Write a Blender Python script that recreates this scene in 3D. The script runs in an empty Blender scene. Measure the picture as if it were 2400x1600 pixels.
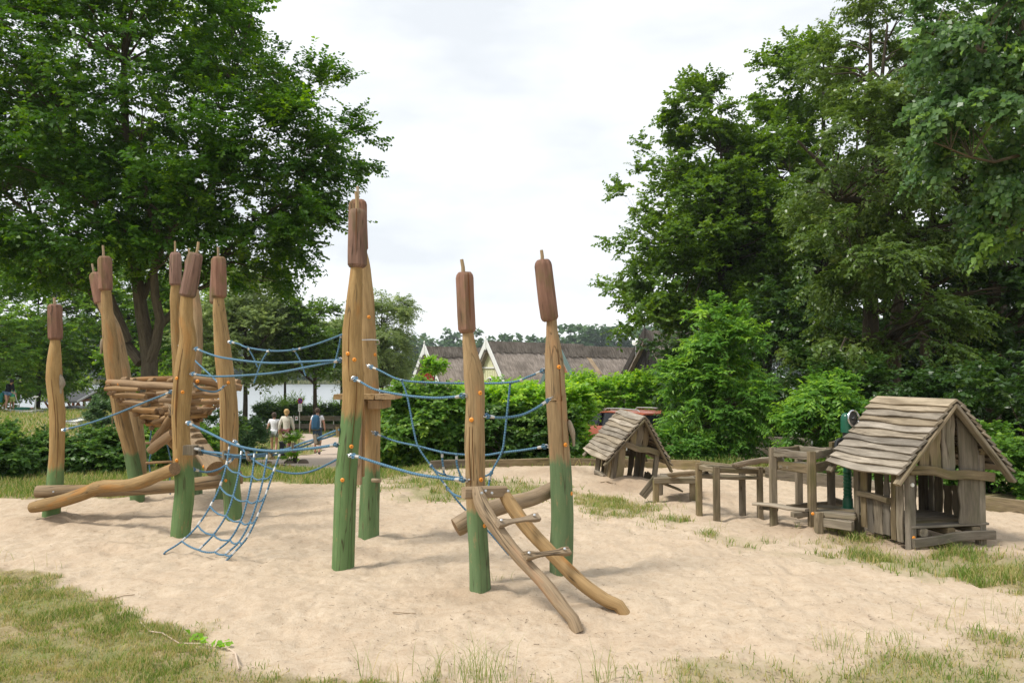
import bpy, bmesh, math, random
import numpy as np
from mathutils import Vector, Matrix, Euler

# ------------------------------------------------------------------ camera, sky, sun, exposure
SC = bpy.context.scene
COL = SC.collection
F, CX, CY, CAMZ = 1867.0, 1200.0, 800.0, 1.65        # focal length and centre in photo pixels, eye height
PITCH = math.atan(78.0 / F)
cam = bpy.data.cameras.new('camera')
cam.sensor_width = 36.0
cam.lens = 36.0 * F / 2400.0
cam.clip_start, cam.clip_end = 0.1, 3000.0
camo = bpy.data.objects.new('camera', cam)
COL.objects.link(camo)
camo.location = (0, 0, CAMZ)
camo.rotation_euler = (math.radians(90) + PITCH, 0, 0)
SC.camera = camo

SUN_EL, SUN_AZ = math.radians(56), math.radians(-112)   # azimuth clockwise from +Y
world = bpy.data.worlds.new('World'); SC.world = world; world.use_nodes = True
wt = world.node_tree; wt.nodes.clear()
wo = wt.nodes.new('ShaderNodeOutputWorld'); bg = wt.nodes.new('ShaderNodeBackground')
sky = wt.nodes.new('ShaderNodeTexSky'); sky.sky_type = 'NISHITA'; sky.sun_disc = False
sky.sun_elevation = SUN_EL; sky.sun_rotation = SUN_AZ
tc = wt.nodes.new('ShaderNodeTexCoord')
mp = wt.nodes.new('ShaderNodeMapping'); mp.inputs['Scale'].default_value = (1.5, 1.5, 4.2); mp.inputs['Location'].default_value = (3.1, .4, 1.3)
nz = wt.nodes.new('ShaderNodeTexNoise'); nz.inputs['Scale'].default_value = 1.6; nz.inputs['Detail'].default_value = 5; nz.inputs['Roughness'].default_value = .55
rp = wt.nodes.new('ShaderNodeValToRGB')
rp.color_ramp.elements[0].position = .40; rp.color_ramp.elements[0].color = (5.7, 5.95, 6.2, 1)
rp.color_ramp.elements[1].position = .69; rp.color_ramp.elements[1].color = (8.1, 8.2, 8.3, 1)
mx = wt.nodes.new('ShaderNodeMix'); mx.data_type = 'RGBA'; mx.inputs[0].default_value = .93
wt.links.new(tc.outputs['Generated'], mp.inputs['Vector']); wt.links.new(mp.outputs[0], nz.inputs['Vector'])
wt.links.new(nz.outputs['Fac'], rp.inputs['Fac']); wt.links.new(sky.outputs[0], mx.inputs[6]); wt.links.new(rp.outputs[0], mx.inputs[7])
wt.links.new(mx.outputs[2], bg.inputs['Color']); bg.inputs['Strength'].default_value = .10
wt.links.new(bg.outputs[0], wo.inputs['Surface'])

sun = bpy.data.lights.new('sun', 'SUN'); sun.energy = 2.4; sun.angle = math.radians(14); sun.color = (1.0, .95, .87)
suno = bpy.data.objects.new('sun', sun); COL.objects.link(suno)
tosun = Vector((math.sin(SUN_AZ) * math.cos(SUN_EL), math.cos(SUN_AZ) * math.cos(SUN_EL), math.sin(SUN_EL)))
suno.rotation_euler = tosun.to_track_quat('Z', 'Y').to_euler(); suno.location = tosun * 40

SC.view_settings.view_transform = 'Standard'; SC.view_settings.look = 'None'
SC.view_settings.exposure = .70; SC.view_settings.gamma = 1; SC.view_settings.use_curve_mapping = False
SC.render.engine = 'CYCLES'
SC.cycles.max_bounces = 7; SC.cycles.diffuse_bounces = 4; SC.cycles.glossy_bounces = 3
SC.cycles.transmission_bounces = 5; SC.cycles.transparent_max_bounces = 8; SC.cycles.volume_bounces = 0
SC.cycles.use_denoising = True
SC.cycles.caustics_reflective = SC.cycles.caustics_refractive = False
SC.cycles.sample_clamp_indirect = 6

# ------------------------------------------------------------------ helpers: photo pixel -> place
_sp, _cp = math.sin(PITCH), math.cos(PITCH)
def ray(px, py):
    a, u = (px - CX) / F, (CY - py) / F
    return a, _cp - u * _sp, _sp + u * _cp
def at(px, py, Y):                       # the point at distance Y in front of the camera that shows at that photo pixel
    x, y, z = ray(px, py); t = Y / y
    return Vector((x * t, Y, CAMZ + z * t))
def gnd(px, py, z=0.0):
    x, y, zz = ray(px, py); t = (z - CAMZ) / zz
    return Vector((x * t, y * t, z))
def mw(w, Y): return w / F * Y
def sst(a, b, x):
    t = np.clip((x - a) / (b - a), 0, 1); return t * t * (3 - 2 * t)

def _hash(ix, iy, seed):
    n = (ix.astype(np.int64) * 374761393 + iy.astype(np.int64) * 668265263 + seed * 974634777) & 0x7fffffff
    n = ((n ^ (n >> 13)) * 1274126177) & 0x7fffffff
    n = (n ^ (n >> 16)) & 0xffffff
    return n / float(0xffffff)
def vnoise(x, y, seed=0):                # smooth value noise 0..1
    x = np.asarray(x, float); y = np.asarray(y, float)
    ix, iy = np.floor(x).astype(np.int64), np.floor(y).astype(np.int64)
    fx, fy = x - ix, y - iy
    fx = fx * fx * (3 - 2 * fx); fy = fy * fy * (3 - 2 * fy)
    a, b, c, d = _hash(ix, iy, seed), _hash(ix + 1, iy, seed), _hash(ix, iy + 1, seed), _hash(ix + 1, iy + 1, seed)
    return (a * (1 - fx) + b * fx) * (1 - fy) + (c * (1 - fx) + d * fx) * fy

# ------------------------------------------------------------------ helpers: objects
OFF = {}
def put(o, label=None, cat=None, group=None, kind=None):
    if label: o['label'] = label
    if cat: o['category'] = cat
    if group: o['group'] = group
    if kind: o['kind'] = kind
    return o
def thing(name, loc, label, cat, group=None, rot=None):
    o = bpy.data.objects.new(name, None); COL.objects.link(o)
    o.empty_display_size = .1
    o.location = loc
    if rot is not None: o.rotation_euler = rot
    OFF[o.name] = Vector(loc) if rot is None else Vector((0, 0, 0))
    return put(o, label, cat, group)

def rrect(w, h, c=None):                 # chamfered rectangle section
    c = min(w, h) * .16 if c is None else c
    a, b = w / 2, h / 2
    return [(-a + c, -b), (a - c, -b), (a, -b + c), (a, b - c), (a - c, b), (-a + c, b), (-a, b - c), (-a, -b + c)]

class MB:
    """collects geometry for ONE mesh object; g = coordinates along the timber (for grain)"""
    def __init__(s):
        s.v, s.f, s.g, s.p, s.mi = [], [], [], [], []
        s.goff = Vector((random.uniform(0, 40), random.uniform(0, 40), random.uniform(0, 40)))
    def add(s, v, g=None, p=0.0):
        s.v.append(tuple(v)); s.g.append(tuple(Vector(g if g is not None else v) + s.goff)); s.p.append(p); return len(s.v) - 1
    def face(s, idx, mi=0): s.f.append(tuple(idx)); s.mi.append(mi)
    def loft(s, path, sections, up=Vector((0, 0, 1)), cap=True, capmat=0, paint=None, dome=0.0):
        path = [Vector(p) for p in path]; n = len(path)
        if not isinstance(sections[0][0], (tuple, list)): sections = [sections] * n
        rings = []; L = 0; fr = None
        frames = []
        for i in range(n):
            t = (path[min(i + 1, n - 1)] - path[max(i - 1, 0)])
            t = t.normalized() if t.length > 1e-9 else Vector((0, 0, 1))
            if fr is None:
                x = up.cross(t)
                if x.length < 1e-3: x = Vector((1, 0, 0)).cross(t) if abs(t.x) < .9 else Vector((0, 1, 0)).cross(t)
                x.normalize()
            else:
                x = fr - t * fr.dot(t); x.normalize()
            y = t.cross(x); fr = x
            frames.append((x, y, t))
        for i in range(n):
            if i: L += (path[i] - path[i - 1]).length
            x, y, t = frames[i]
            r = []
            for (a, b) in sections[i]:
                P = path[i] + x * a + y * b
                r.append(s.add(P, (a, b, L), 0 if paint is None else paint(P)))
            rings.append(r)
        m = len(sections[0])
        for i in range(n - 1):
            for j in range(m):
                k = (j + 1) % m
                s.face((rings[i][j], rings[i][k], rings[i + 1][k], rings[i + 1][j]))
        if cap:
            LL = [0, L]
            for e, i in ((0, 0), (1, n - 1)):
                x, y, t = frames[i]
                d = t * (dome if e else -dome)
                r = []
                for (a, b) in sections[i]:
                    P = path[i] + x * a + y * b
                    r.append(s.add(P, (a, b, LL[e]), 0 if paint is None else paint(P)))
                if dome:
                    c = s.add(path[i] + d, (0, 0, LL[e]), 0 if paint is None else paint(path[i]))
                    for j in range(m):
                        k = (j + 1) % m
                        s.face((c, r[j], r[k]) if e else (c, r[k], r[j]), capmat)
                else:
                    s.face(r if e else r[::-1], capmat)
        return s
    def tube(s, path, radii, n=10, rough=0.0, **kw):
        if isinstance(radii, (int, float)): radii = [radii] * len(path)
        sd = random.randint(0, 999)
        secs = []
        for i, r in enumerate(radii):
            sec = []
            for j in range(n):
                a = 2 * math.pi * j / n
                q = r
                if rough:
                    q = r * (1 + rough * (2 * float(vnoise(j * .9, i * .55, sd)) - 1 + .6 * (2 * float(vnoise(j * .9, 3.3, sd + 1)) - 1)))
                sec.append((q * math.cos(a), q * math.sin(a)))
            secs.append(sec)
        return s.loft(path, secs, **kw)
    def box(s, c, size, rot=None, ch=None):
        c = Vector(c); R = rot.to_matrix() if isinstance(rot, Euler) else (rot if rot is not None else Matrix.Identity(3))
        ax = R @ Vector((0, 0, 1))
        h = size[2] / 2
        sec = rrect(size[0], size[1], ch)
        base = len(s.v)
        for z in (-h, h):
            for (a, b) in sec: s.add(c + R @ Vector((a, b, z)), (a, b, z))
        m = len(sec)
        for j in range(m):
            k = (j + 1) % m
            s.face((base + j, base + k, base + m + k, base + m + j))
        s.face([base + j for j in range(m)][::-1]); s.face([base + m + j for j in range(m)])
        return s
    def lathe(s, prof, c=(0, 0, 0), axis=Vector((0, 0, 1)), n=12):   # prof: (radius, height)
        c = Vector(c); q = Vector(axis).to_track_quat('Z', 'Y')
        rings = []
        for (r, h) in prof:
            if r < 1e-6: rings.append([s.add(c + q @ Vector((0, 0, h)), (0, 0, h))] * n); continue
            rings.append([s.add(c + q @ Vector((r * math.cos(2 * math.pi * j / n), r * math.sin(2 * math.pi * j / n), h)),
                                (r * math.cos(2 * math.pi * j / n), r * math.sin(2 * math.pi * j / n), h)) for j in range(n)])
        for i in range(len(rings) - 1):
            for j in range(n):
                k = (j + 1) % n
                fs = []
                for q2 in (rings[i][j], rings[i][k], rings[i + 1][k], rings[i + 1][j]):
                    if q2 not in fs: fs.append(q2)
                if len(fs) > 2: s.face(fs)
        return s
    def torus(s, c, axis, R, r, n=10, m=6, sx=1.0):
        q = Vector(axis).to_track_quat('Z', 'Y'); c = Vector(c); rings = []
        for i in range(n):
            a = 2 * math.pi * i / n
            rings.append([s.add(c + q @ Vector(((R + r * math.cos(b)) * math.cos(a) * sx, (R + r * math.cos(b)) * math.sin(a), r * math.sin(b))), (r * math.cos(b), r * math.sin(b), a * R))
                          for b in [2 * math.pi * j / m for j in range(m)]])
        for i in range(n):
            for j in range(m):
                s.face((rings[i][j], rings[(i + 1) % n][j], rings[(i + 1) % n][(j + 1) % m], rings[i][(j + 1) % m]))
        return s
    def build(s, name, mat, parent=None, smooth=40, world=True):
        me = bpy.data.meshes.new(name)
        o_off = OFF.get(parent.name, Vector((0, 0, 0))) if (parent is not None and world) else Vector((0, 0, 0))
        me.from_pydata([(a - o_off.x, b - o_off.y, c - o_off.z) for a, b, c in s.v], [], s.f)
        at_ = me.attributes.new('g', 'FLOAT_VECTOR', 'POINT'); at_.data.foreach_set('vector', np.array(s.g, np.float32).ravel())
        if any(s.p):
            ap = me.attributes.new('paint', 'FLOAT', 'POINT'); ap.data.foreach_set('value', np.array(s.p, np.float32))
        mats = mat if isinstance(mat, (list, tuple)) else [mat]
        for m in mats: me.materials.append(m)
        if len(mats) > 1: me.polygons.foreach_set('material_index', np.array(s.mi, np.int32))
        if smooth:
            me.polygons.foreach_set('use_smooth', np.ones(len(me.polygons), bool))
            me.set_sharp_from_angle(angle=math.radians(smooth))
        me.update()
        o = bpy.data.objects.new(name, me); COL.objects.link(o)
        if parent is not None:
            o.parent = parent; OFF[o.name] = OFF.get(parent.name, Vector((0, 0, 0)))
        else: OFF[o.name] = Vector((0, 0, 0))
        return o

def crom(pts, n):                        # Catmull-Rom through tuples/Vectors
    P = [np.array(p, float) for p in pts]
    P = [2 * P[0] - P[1]] + P + [2 * P[-1] - P[-2]]
    out = []; segs = len(P) - 3
    for k in range(n):
        t = k / (n - 1) * segs; i = min(int(t), segs - 1); u = t - i
        a, b, c, d = P[i:i + 4]
        out.append(.5 * (2 * b + (c - a) * u + (2 * a - 5 * b + 4 * c - d) * u * u + (3 * b - a - 3 * c + d) * u ** 3))
    return out

def np_obj(name, V, Q, mat, parent=None, attrs=None, smooth=False):
    """big mesh of quads from numpy arrays"""
    me = bpy.data.meshes.new(name)
    off = OFF.get(parent.name, Vector((0, 0, 0))) if parent is not None else Vector((0, 0, 0))
    V = np.asarray(V, np.float32) - np.array(off, np.float32)
    k = Q.shape[1]
    me.vertices.add(len(V)); me.vertices.foreach_set('co', V.ravel())
    me.loops.add(Q.size); me.loops.foreach_set('vertex_index', Q.astype(np.int32).ravel())
    me.polygons.add(len(Q)); me.polygons.foreach_set('loop_start', np.arange(0, Q.size, k, dtype=np.int32))
    if smooth: me.polygons.foreach_set('use_smooth', np.ones(len(Q), bool))
    for nm, arr in (attrs or {}).items():
        a = me.attributes.new(nm, 'FLOAT', 'POINT'); a.data.foreach_set('value', arr.astype(np.float32))
    me.materials.append(mat)
    me.update(calc_edges=True)
    o = bpy.data.objects.new(name, me); COL.objects.link(o)
    if parent is not None: o.parent = parent; OFF[o.name] = off
    return o

# ------------------------------------------------------------------ helpers: materials
class NT:
    def __init__(s, name):
        s.m = bpy.data.materials.new(name); s.m.use_nodes = True; s.t = s.m.node_tree; s.t.nodes.clear()
        s.out = s.t.nodes.new('ShaderNodeOutputMaterial')
    def n(s, typ, **kw):
        nd = s.t.nodes.new('ShaderNode' + typ)
        for k, v in kw.items():
            if k in nd.inputs: s.set(nd.inputs[k], v)
            else: setattr(nd, k, v)
        return nd
    def set(s, sock, v):
        if isinstance(v, bpy.types.NodeSocket): s.t.links.new(v, sock)
        elif isinstance(v, (tuple, list)) and len(v) == 3 and sock.type == 'RGBA': sock.default_value = (*v, 1)
        else: sock.default_value = v
    def attr(s, name, out='Fac'): return s.n('Attribute', attribute_name=name).outputs[out]
    def vmul(s, a, b):
        nd = s.n('VectorMath', operation='MULTIPLY'); s.set(nd.inputs[0], a); s.set(nd.inputs[1], b); return nd.outputs[0]
    def math(s, op, a, b=0.0, clamp=False):
        nd = s.n('Math', operation=op, use_clamp=clamp); s.set(nd.inputs[0], a); s.set(nd.inputs[1], b); return nd.outputs[0]
    def noise(s, vec, scale=1.0, detail=3.0, rough=.55):
        nd = s.n('TexNoise'); s.set(nd.inputs['Vector'], vec); nd.inputs['Scale'].default_value = scale
        nd.inputs['Detail'].default_value = detail; nd.inputs['Roughness'].default_value = rough; return nd.outputs['Fac']
    def ramp(s, fac, stops):
        nd = s.n('ValToRGB'); s.set(nd.inputs[0], fac); cr = nd.color_ramp
        while len(cr.elements) < len(stops): cr.elements.new(.5)
        for e, (p, c) in zip(cr.elements, stops):
            e.position = p; e.color = (*c, 1) if isinstance(c, (tuple, list)) else (c, c, c, 1)
        return nd.outputs[0]
    def mix(s, f, a, b, mode='MIX'):
        nd = s.n('Mix', data_type='RGBA', blend_type=mode); s.set(nd.inputs[0], f); s.set(nd.inputs[6], a); s.set(nd.inputs[7], b); return nd.outputs[2]
    def bump(s, h, strength=.4, dist=.01):
        nd = s.n('Bump'); s.set(nd.inputs['Height'], h); nd.inputs['Strength'].default_value = strength; nd.inputs['Distance'].default_value = dist
        return nd.outputs[0]
    def done(s, color, rough=.8, spec=.3, metal=0.0, normal=None, **kw):
        b = s.n('BsdfPrincipled'); s.set(b.inputs['Base Color'], color); s.set(b.inputs['Roughness'], rough)
        b.inputs['Specular IOR Level'].default_value = spec; b.inputs['Metallic'].default_value = metal
        if normal is not None: s.set(b.inputs['Normal'], normal)
        for k, v in kw.items(): s.set(b.inputs[k], v)
        s.t.links.new(b.outputs[0], s.out.inputs['Surface']); s.b = b
        return s.m

def plain(name, col, rough=.6, spec=.35, metal=0.0, var=.12, scale=20.0):
    t = NT(name); co = t.n('TexCoord').outputs['Object']
    nz = t.noise(co, scale, 3)
    c = t.mix(nz, tuple(max(0, v * (1 - var)) for v in col), tuple(min(1, v * (1 + var)) for v in col))
    return t.done(c, rough, spec, metal)

def wood(name, ca, cb, patch=None, pamt=.6, dark=(.05, .035, .02), crack=.5, green=False, rough=.75, algae=0.0, spec=.25, vr=.3):
    t = NT(name); g = t.attr('g', 'Vector')
    fine = t.noise(t.vmul(g, (110, 110, 5)), 1, 4, .6)
    mid = t.noise(t.vmul(g, (18, 18, 3.0)), 1, 4, .6)
    big = t.noise(t.vmul(g, (7, 7, 2.2)), 1, 3)
    c = t.mix(t.ramp(mid, [(.3, 0.0), (.7, 1.0)]), ca, cb)
    c = t.mix(t.math('MULTIPLY', t.ramp(fine, [(.35, 1.0), (.6, 0.0)]), .38), c, tuple(v * .55 for v in ca))
    if patch:
        p = t.ramp(big, [(.56, 0.0), (.66, 1.0)]); c = t.mix(t.math('MULTIPLY', p, pamt), c, patch)
    if algae:
        p = t.ramp(t.noise(t.vmul(g, (9, 9, 4)), 1, 3), [(.5, 0.0), (.7, 1.0)]); c = t.mix(t.math('MULTIPLY', p, algae), c, (.11, .11, .03))
    if green:
        pa = t.attr('paint')
        k = t.math('ADD', pa, t.math('MULTIPLY', t.math('SUBTRACT', t.noise(t.vmul(g, (14, 14, 3)), 1, 4, .65), .5), 1.1))
        k = t.ramp(k, [(.36, 0.0), (.62, 1.0)])
        k = t.math('MULTIPLY', k, t.ramp(t.noise(t.vmul(g, (26, 26, 7)), 1, 4, .7), [(.28, .35), (.42, 1.0)]))
        gc = t.mix(t.ramp(mid, [(.3, 0.0), (.75, 1.0)]), (.075, .155, .062), (.12, .205, .095))
        c = t.mix(t.math('MULTIPLY', k, .9), c, gc)
    oi = t.n('ObjectInfo').outputs['Random']
    hsv = t.n('HueSaturation'); t.set(hsv.inputs['Color'], c); t.set(hsv.inputs['Value'], t.math('ADD', t.math('MULTIPLY', oi, vr), 1.0 - vr * .52)); t.set(hsv.inputs['Saturation'], t.math('ADD', t.math('MULTIPLY', t.math('FRACT', t.math('MULTIPLY', oi, 7.31)), vr), 1.0 - vr * .5)); c = hsv.outputs[0]
    cr = t.noise(t.vmul(g, (21, 21, .9)), 1, 2, .4)
    line = t.math('ABSOLUTE', t.math('SUBTRACT', cr, .5))
    cm = t.ramp(line, [(.0, 1.0), (.02, 0.0)])
    gate = t.ramp(t.noise(t.vmul(g, (5, 5, 1.2)), 1, 2), [(.45, 0.0), (.55, 1.0)])
    cm = t.math('MULTIPLY', t.math('MULTIPLY', cm, gate), crack)
    c = t.mix(cm, c, dark)
    h = t.math('SUBTRACT', t.math('ADD', t.math('MULTIPLY', fine, .5), mid), t.math('MULTIPLY', cm, 1.6))
    return t.done(c, rough, spec, normal=t.bump(h, .45, .006))

def endgrain(name, ca, cb):
    t = NT(name); g = t.attr('g', 'Vector')
    nz = t.noise(t.vmul(g, (30, 30, 8)), 1, 4)
    sx = t.n('SeparateXYZ'); t.set(sx.inputs[0], g)
    c = t.mix(nz, ca, cb)
    w = t.math('ABSOLUTE', t.math('SUBTRACT', t.noise(t.vmul(g, (40, 40, 1)), 1, 3), .5))
    c = t.mix(t.ramp(w, [(0.0, .9), (.03, 0.0)]), c, (.05, .035, .02))
    return t.done(c, .9, .15)

def leafmat(name, c0, c1, c2, trans=.38, rough=.42, spec=.35, tcol=None):
    t = NT(name); tint = t.attr('tint')
    c = t.ramp(tint, [(0.0, c0), (.55, c1), (.97, c2)])
    b = t.n('BsdfPrincipled'); t.set(b.inputs['Base Color'], c); b.inputs['Roughness'].default_value = rough
    b.inputs['Specular IOR Level'].default_value = spec
    tr = t.n('BsdfTranslucent')
    hs = t.n('HueSaturation'); t.set(hs.inputs['Color'], c); hs.inputs['Hue'].default_value = .485; hs.inputs['Saturation'].default_value = 1.1; hs.inputs['Value'].default_value = 1.75
    t.set(tr.inputs['Color'], hs.outputs[0])
    ms = t.n('MixShader'); ms.inputs[0].default_value = trans
    t.t.links.new(b.outputs[0], ms.inputs[1]); t.t.links.new(tr.outputs[0], ms.inputs[2]); t.t.links.new(ms.outputs[0], t.out.inputs['Surface'])
    return t.m

M = {}
M['post'] = wood('oak_post', (.245, .162, .076), (.385, .268, .136), (.44, .21, .08), .32, green=True, crack=.8)
M['head'] = wood('painted_head', (.185, .098, .064), (.285, .160, .110), (.10, .058, .040), .6, crack=.9, algae=.5, rough=.85)
M['log'] = wood('oak_log', (.25, .165, .082), (.40, .28, .15), (.42, .19, .06), .45, crack=.9)
M['nestlog'] = wood('nest_log', (.235, .145, .07), (.38, .25, .13), (.40, .18, .06), .4, crack=.6)
M['oldlog'] = wood('weathered_log', (.215, .155, .095), (.36, .27, .175), (.30, .2, .09), .4, crack=.9)
M['stick'] = wood('stick_wood', (.30, .22, .13), (.42, .32, .2), None, crack=.3)
M['grey'] = wood('weathered_grey', (.125, .10, .066), (.275, .225, .155), (.10, .098, .05), .45, crack=.9, rough=.85, algae=.3, vr=.6)
M['roofwood'] = wood('weathered_roof_board', (.20, .165, .12), (.40, .34, .26), (.15, .12, .085), .6, crack=.7, rough=.9, vr=.5)
M['end'] = endgrain('end_grain', (.16, .10, .055), (.30, .2, .11))
M['endgrey'] = endgrain('grey_end_grain', (.13, .095, .065), (.25, .19, .13))
M['bark'] = wood('tree_bark', (.045, .036, .025), (.105, .085, .06), None, crack=.9, rough=.95)
M['barkl'] = wood('pale_bark', (.085, .065, .04), (.17, .135, .085), None, crack=.9, rough=.95)
M['orange'] = plain('orange_plastic', (.74, .27, .025), .35, .5)
M['slot'] = plain('cap_recess', (.12, .045, .01), .6, .2)
M['steel'] = plain('galvanised_steel', (.55, .56, .57), .32, .5, .9)
M['alu'] = plain('aluminium_ferrule', (.52, .52, .50), .38, .5, .75)
M['white'] = plain('white_paint', (.78, .78, .75), .5, .4)
M['black'] = plain('black_iron', (.018, .02, .022), .4, .4)
M['pump'] = plain('green_enamel', (.006, .085, .045), .28, .5, var=.08)
def ropemat():
    t = NT('blue_rope'); g = t.attr('g', 'Vector'); sx = t.n('SeparateXYZ'); t.set(sx.inputs[0], g)
    ang = t.math('ARCTAN2', sx.outputs[1], sx.outputs[0])
    wv = t.math('SINE', t.math('ADD', t.math('MULTIPLY', ang, 3.0), t.math('MULTIPLY', sx.outputs[2], 260.0)))
    wv = t.math('ADD', t.math('MULTIPLY', wv, .5), .5)
    nz = t.noise(t.vmul(g, (60, 60, 12)), 1, 3)
    c = t.mix(wv, (.028, .08, .135), (.085, .20, .30)); c = t.mix(t.math('MULTIPLY', nz, .35), c, (.16, .27, .36))
    return t.done(c, .65, .3, normal=t.bump(wv, .6, .003))
M['rope'] = ropemat()
M['lf_linden'] = leafmat('linden_leaf', (.036, .098, .010), (.060, .156, .016), (.20, .36, .03), .40)
M['lf_back'] = leafmat('background_leaf', (.085, .185, .026), (.135, .265, .036), (.27, .39, .05), .44)
M['lf_alder'] = leafmat('alder_leaf', (.052, .114, .013), (.094, .180, .021), (.17, .28, .035), .38)
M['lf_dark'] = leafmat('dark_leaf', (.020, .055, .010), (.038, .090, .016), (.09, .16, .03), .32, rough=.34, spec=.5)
M['lf_sallow'] = leafmat('sallow_leaf', (.054, .106, .018), (.094, .160, .028), (.16, .22, .05), .36, rough=.36, spec=.5)
M['lf_aspen'] = leafmat('aspen_leaf', (.046, .110, .032), (.086, .170, .052), (.20, .34, .06), .36, rough=.34, spec=.5)
M['lf_hedge'] = leafmat('hedge_leaf', (.105, .245, .026), (.185, .385, .036), (.36, .54, .06), .44)
M['lf_maple'] = leafmat('maple_leaf', (.062, .145, .026), (.105, .225, .036), (.26, .40, .06), .40)
M['lf_ash'] = leafmat('ash_leaf', (.070, .175, .030), (.112, .255, .042), (.26, .44, .06), .42)
M['lf_shrub'] = leafmat('shrub_leaf', (.036, .092, .020), (.066, .148, .028), (.17, .28, .05), .36)
M['lf_conifer'] = leafmat('juniper_leaf', (.055, .120, .042), (.090, .178, .058), (.15, .25, .08), .26)
M['lf_willow'] = leafmat('willow_leaf', (.125, .185, .060), (.185, .255, .085), (.27, .35, .11), .44)
M['lf_wood'] = leafmat('far_wood_leaf', (.042, .092, .034), (.066, .132, .044), (.10, .175, .055), .25)
M['grass'] = leafmat('grass_blade', (.115, .190, .034), (.185, .265, .055), (.44, .37, .16), .34, rough=.55, spec=.25)
# ================================================================== GROUND
rng = np.random.default_rng(7); random.seed(7)
LAKE = -2.5
def poly_px(pts): return np.array([gnd(*p)[:2] for p in pts])
def sdist(poly, X, Y):                   # signed distance, positive inside
    X = np.asarray(X, float); Y = np.asarray(Y, float)
    d = np.full(X.shape, 1e9); ins = np.zeros(X.shape, bool); n = len(poly)
    for i in range(n):
        ax, ay = poly[i]; bx, by = poly[(i + 1) % n]
        ex, ey = bx - ax, by - ay
        t = np.clip(((X - ax) * ex + (Y - ay) * ey) / (ex * ex + ey * ey + 1e-12), 0, 1)
        d = np.minimum(d, np.hypot(X - ax - t * ex, Y - ay - t * ey))
        c = ((ay > Y) != (by > Y)) & (X < (bx - ax) * (Y - ay) / (by - ay + 1e-12) + ax)
        ins ^= c
    return np.where(ins, d, -d)

# borders of the grass, read off the photograph on the level ground of the play area
G_FRONT_L = poly_px([(-900, 1285), (-200, 1295), (60, 1330), (220, 1385), (420, 1462), (510, 1525), (640, 1570), (860, 1592), (1100, 1640), (1200, 2600), (-2500, 2600)])
G_FRONT_R = poly_px([(1090, 1640), (1400, 1580), (1700, 1530), (1950, 1540), (2200, 1500), (2480, 1440), (3000, 1420), (4200, 2600), (1090, 2600)])
G_HOUSE = poly_px([(1950, 1238), (2060, 1262), (2110, 1290), (2200, 1275), (2310, 1290), (2700, 1290), (2700, 1400), (2400, 1392), (2250, 1352), (2080, 1322), (1930, 1275)])
G_STRIP = poly_px([(1335, 1150), (1450, 1158), (1560, 1192), (1625, 1228), (1500, 1222), (1335, 1198)])
G_STRIP2 = poly_px([(1590, 1222), (1850, 1285), (2090, 1318), (2260, 1355), (2150, 1362), (1980, 1330), (1780, 1285), (1600, 1245)])
G_MID = poly_px([(870, 1090), (1000, 1096), (1060, 1120), (1290, 1135), (1340, 1160), (1200, 1180), (1050, 1175), (900, 1158)])
EDGE_PX = [(1010, 14.0, -1.45), (1100, 14.2, None), (1285, 14.5, None), (1530, 14.35, None), (1640, 14.0, None), (1792, 13.0, None), (2020, 11.6, None), (2297, 10.0, None), (2480, 9.3, None), (2900, 8.2, None)]
EDGE = [((p - CX) / F * d, d) for p, d, _ in EDGE_PX]
L_BACK = [(gnd(-900, 1160)[0], 11.0), tuple(gnd(0, 1166)[:2]), tuple(gnd(130, 1164)[:2]), tuple(gnd(280, 1166)[:2]), tuple(gnd(500, 1132)[:2]), tuple(gnd(660, 1128)[:2]), tuple(gnd(800, 1135)[:2]), tuple(gnd(900, 1120)[:2]), (-1.45, 14.0)]
PIT = np.array(L_BACK + EDGE[1:] + [(9, 2.0), (9, -30), (-20, -30), (-20, 11)])     # the sand side of the back border
PATH = np.array([at(px, py, d)[:2] for px, py, d in [(520, 1078, 25), (640, 1078, 26), (700, 1068, 30.2), (760, 1062, 32.5), (690, 1024, 43), (720, 1015, 45), (800, 1026, 41), (900, 1040, 36), (1000, 1060, 30), (1000, 1095, 20), (880, 1112, 16.2), (800, 1118, 15.3), (730, 1108, 17), (690, 1096, 20), (600, 1088, 22.5), (520, 1088, 23)]])

_C = np.array([(-200, 0), (12.4, 0), (14, -.06), (17, -.40), (22, -.82), (27, -1.2), (31, -1.47), (38, -1.6), (47, -1.66), (51, -1.8), (55, -2.8), (70, -6), (330, -6), (352, -2.3), (380, .4), (3000, 2)])
_Lp = np.array([(-200, 0), (13, 0), (25, -.12), (41, -.2), (46, -.42), (50, -.75), (58, -1.7), (64, -3.4), (80, -6), (330, -6), (352, -2.3), (380, .4), (3000, 2)])
_R = np.array([(-200, 0), (14.4, 0), (15, -.05), (18, -.45), (24, -.95), (40, -1.6), (60, -2), (90, -2.2), (105, -3), (120, -6), (330, -6), (352, -2.3), (380, .4), (3000, 2)])
_FR = np.array([(-200, 0), (12, 0), (20, -.2), (40, -.5), (100, -1.2), (130, -1.5), (3000, 1)])
MOUNDS = [(1.75, 12.1, .5, .10), (2.75, 10.6, .7, .06), (.9, 13.2, .8, .12), (2.1, 11.4, .35, .05), (3.1, 8.3, .3, .05), (-5.2, 9.1, .5, .04), (-3.4, 8.4, .5, -.03)]
for _px, _py, _a in [(119, 1216, .03), (322, 1170, .03), (426, 1155, .03), (460, 1162, .03), (423, 1250, .03), (517, 1170, .03), (548, 1212, .03), (864, 1262, .035), (804, 1329, .03), (1125, 1388, .035), (1314, 1344, .03), (1349, 1452, .055), (1459, 1418, .055), (388, 1292, .03), (528, 1315, .03)]:
    _g = gnd(_px, _py); MOUNDS.append((_g.x + .03, _g.y + .02, .16, _a))
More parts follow.
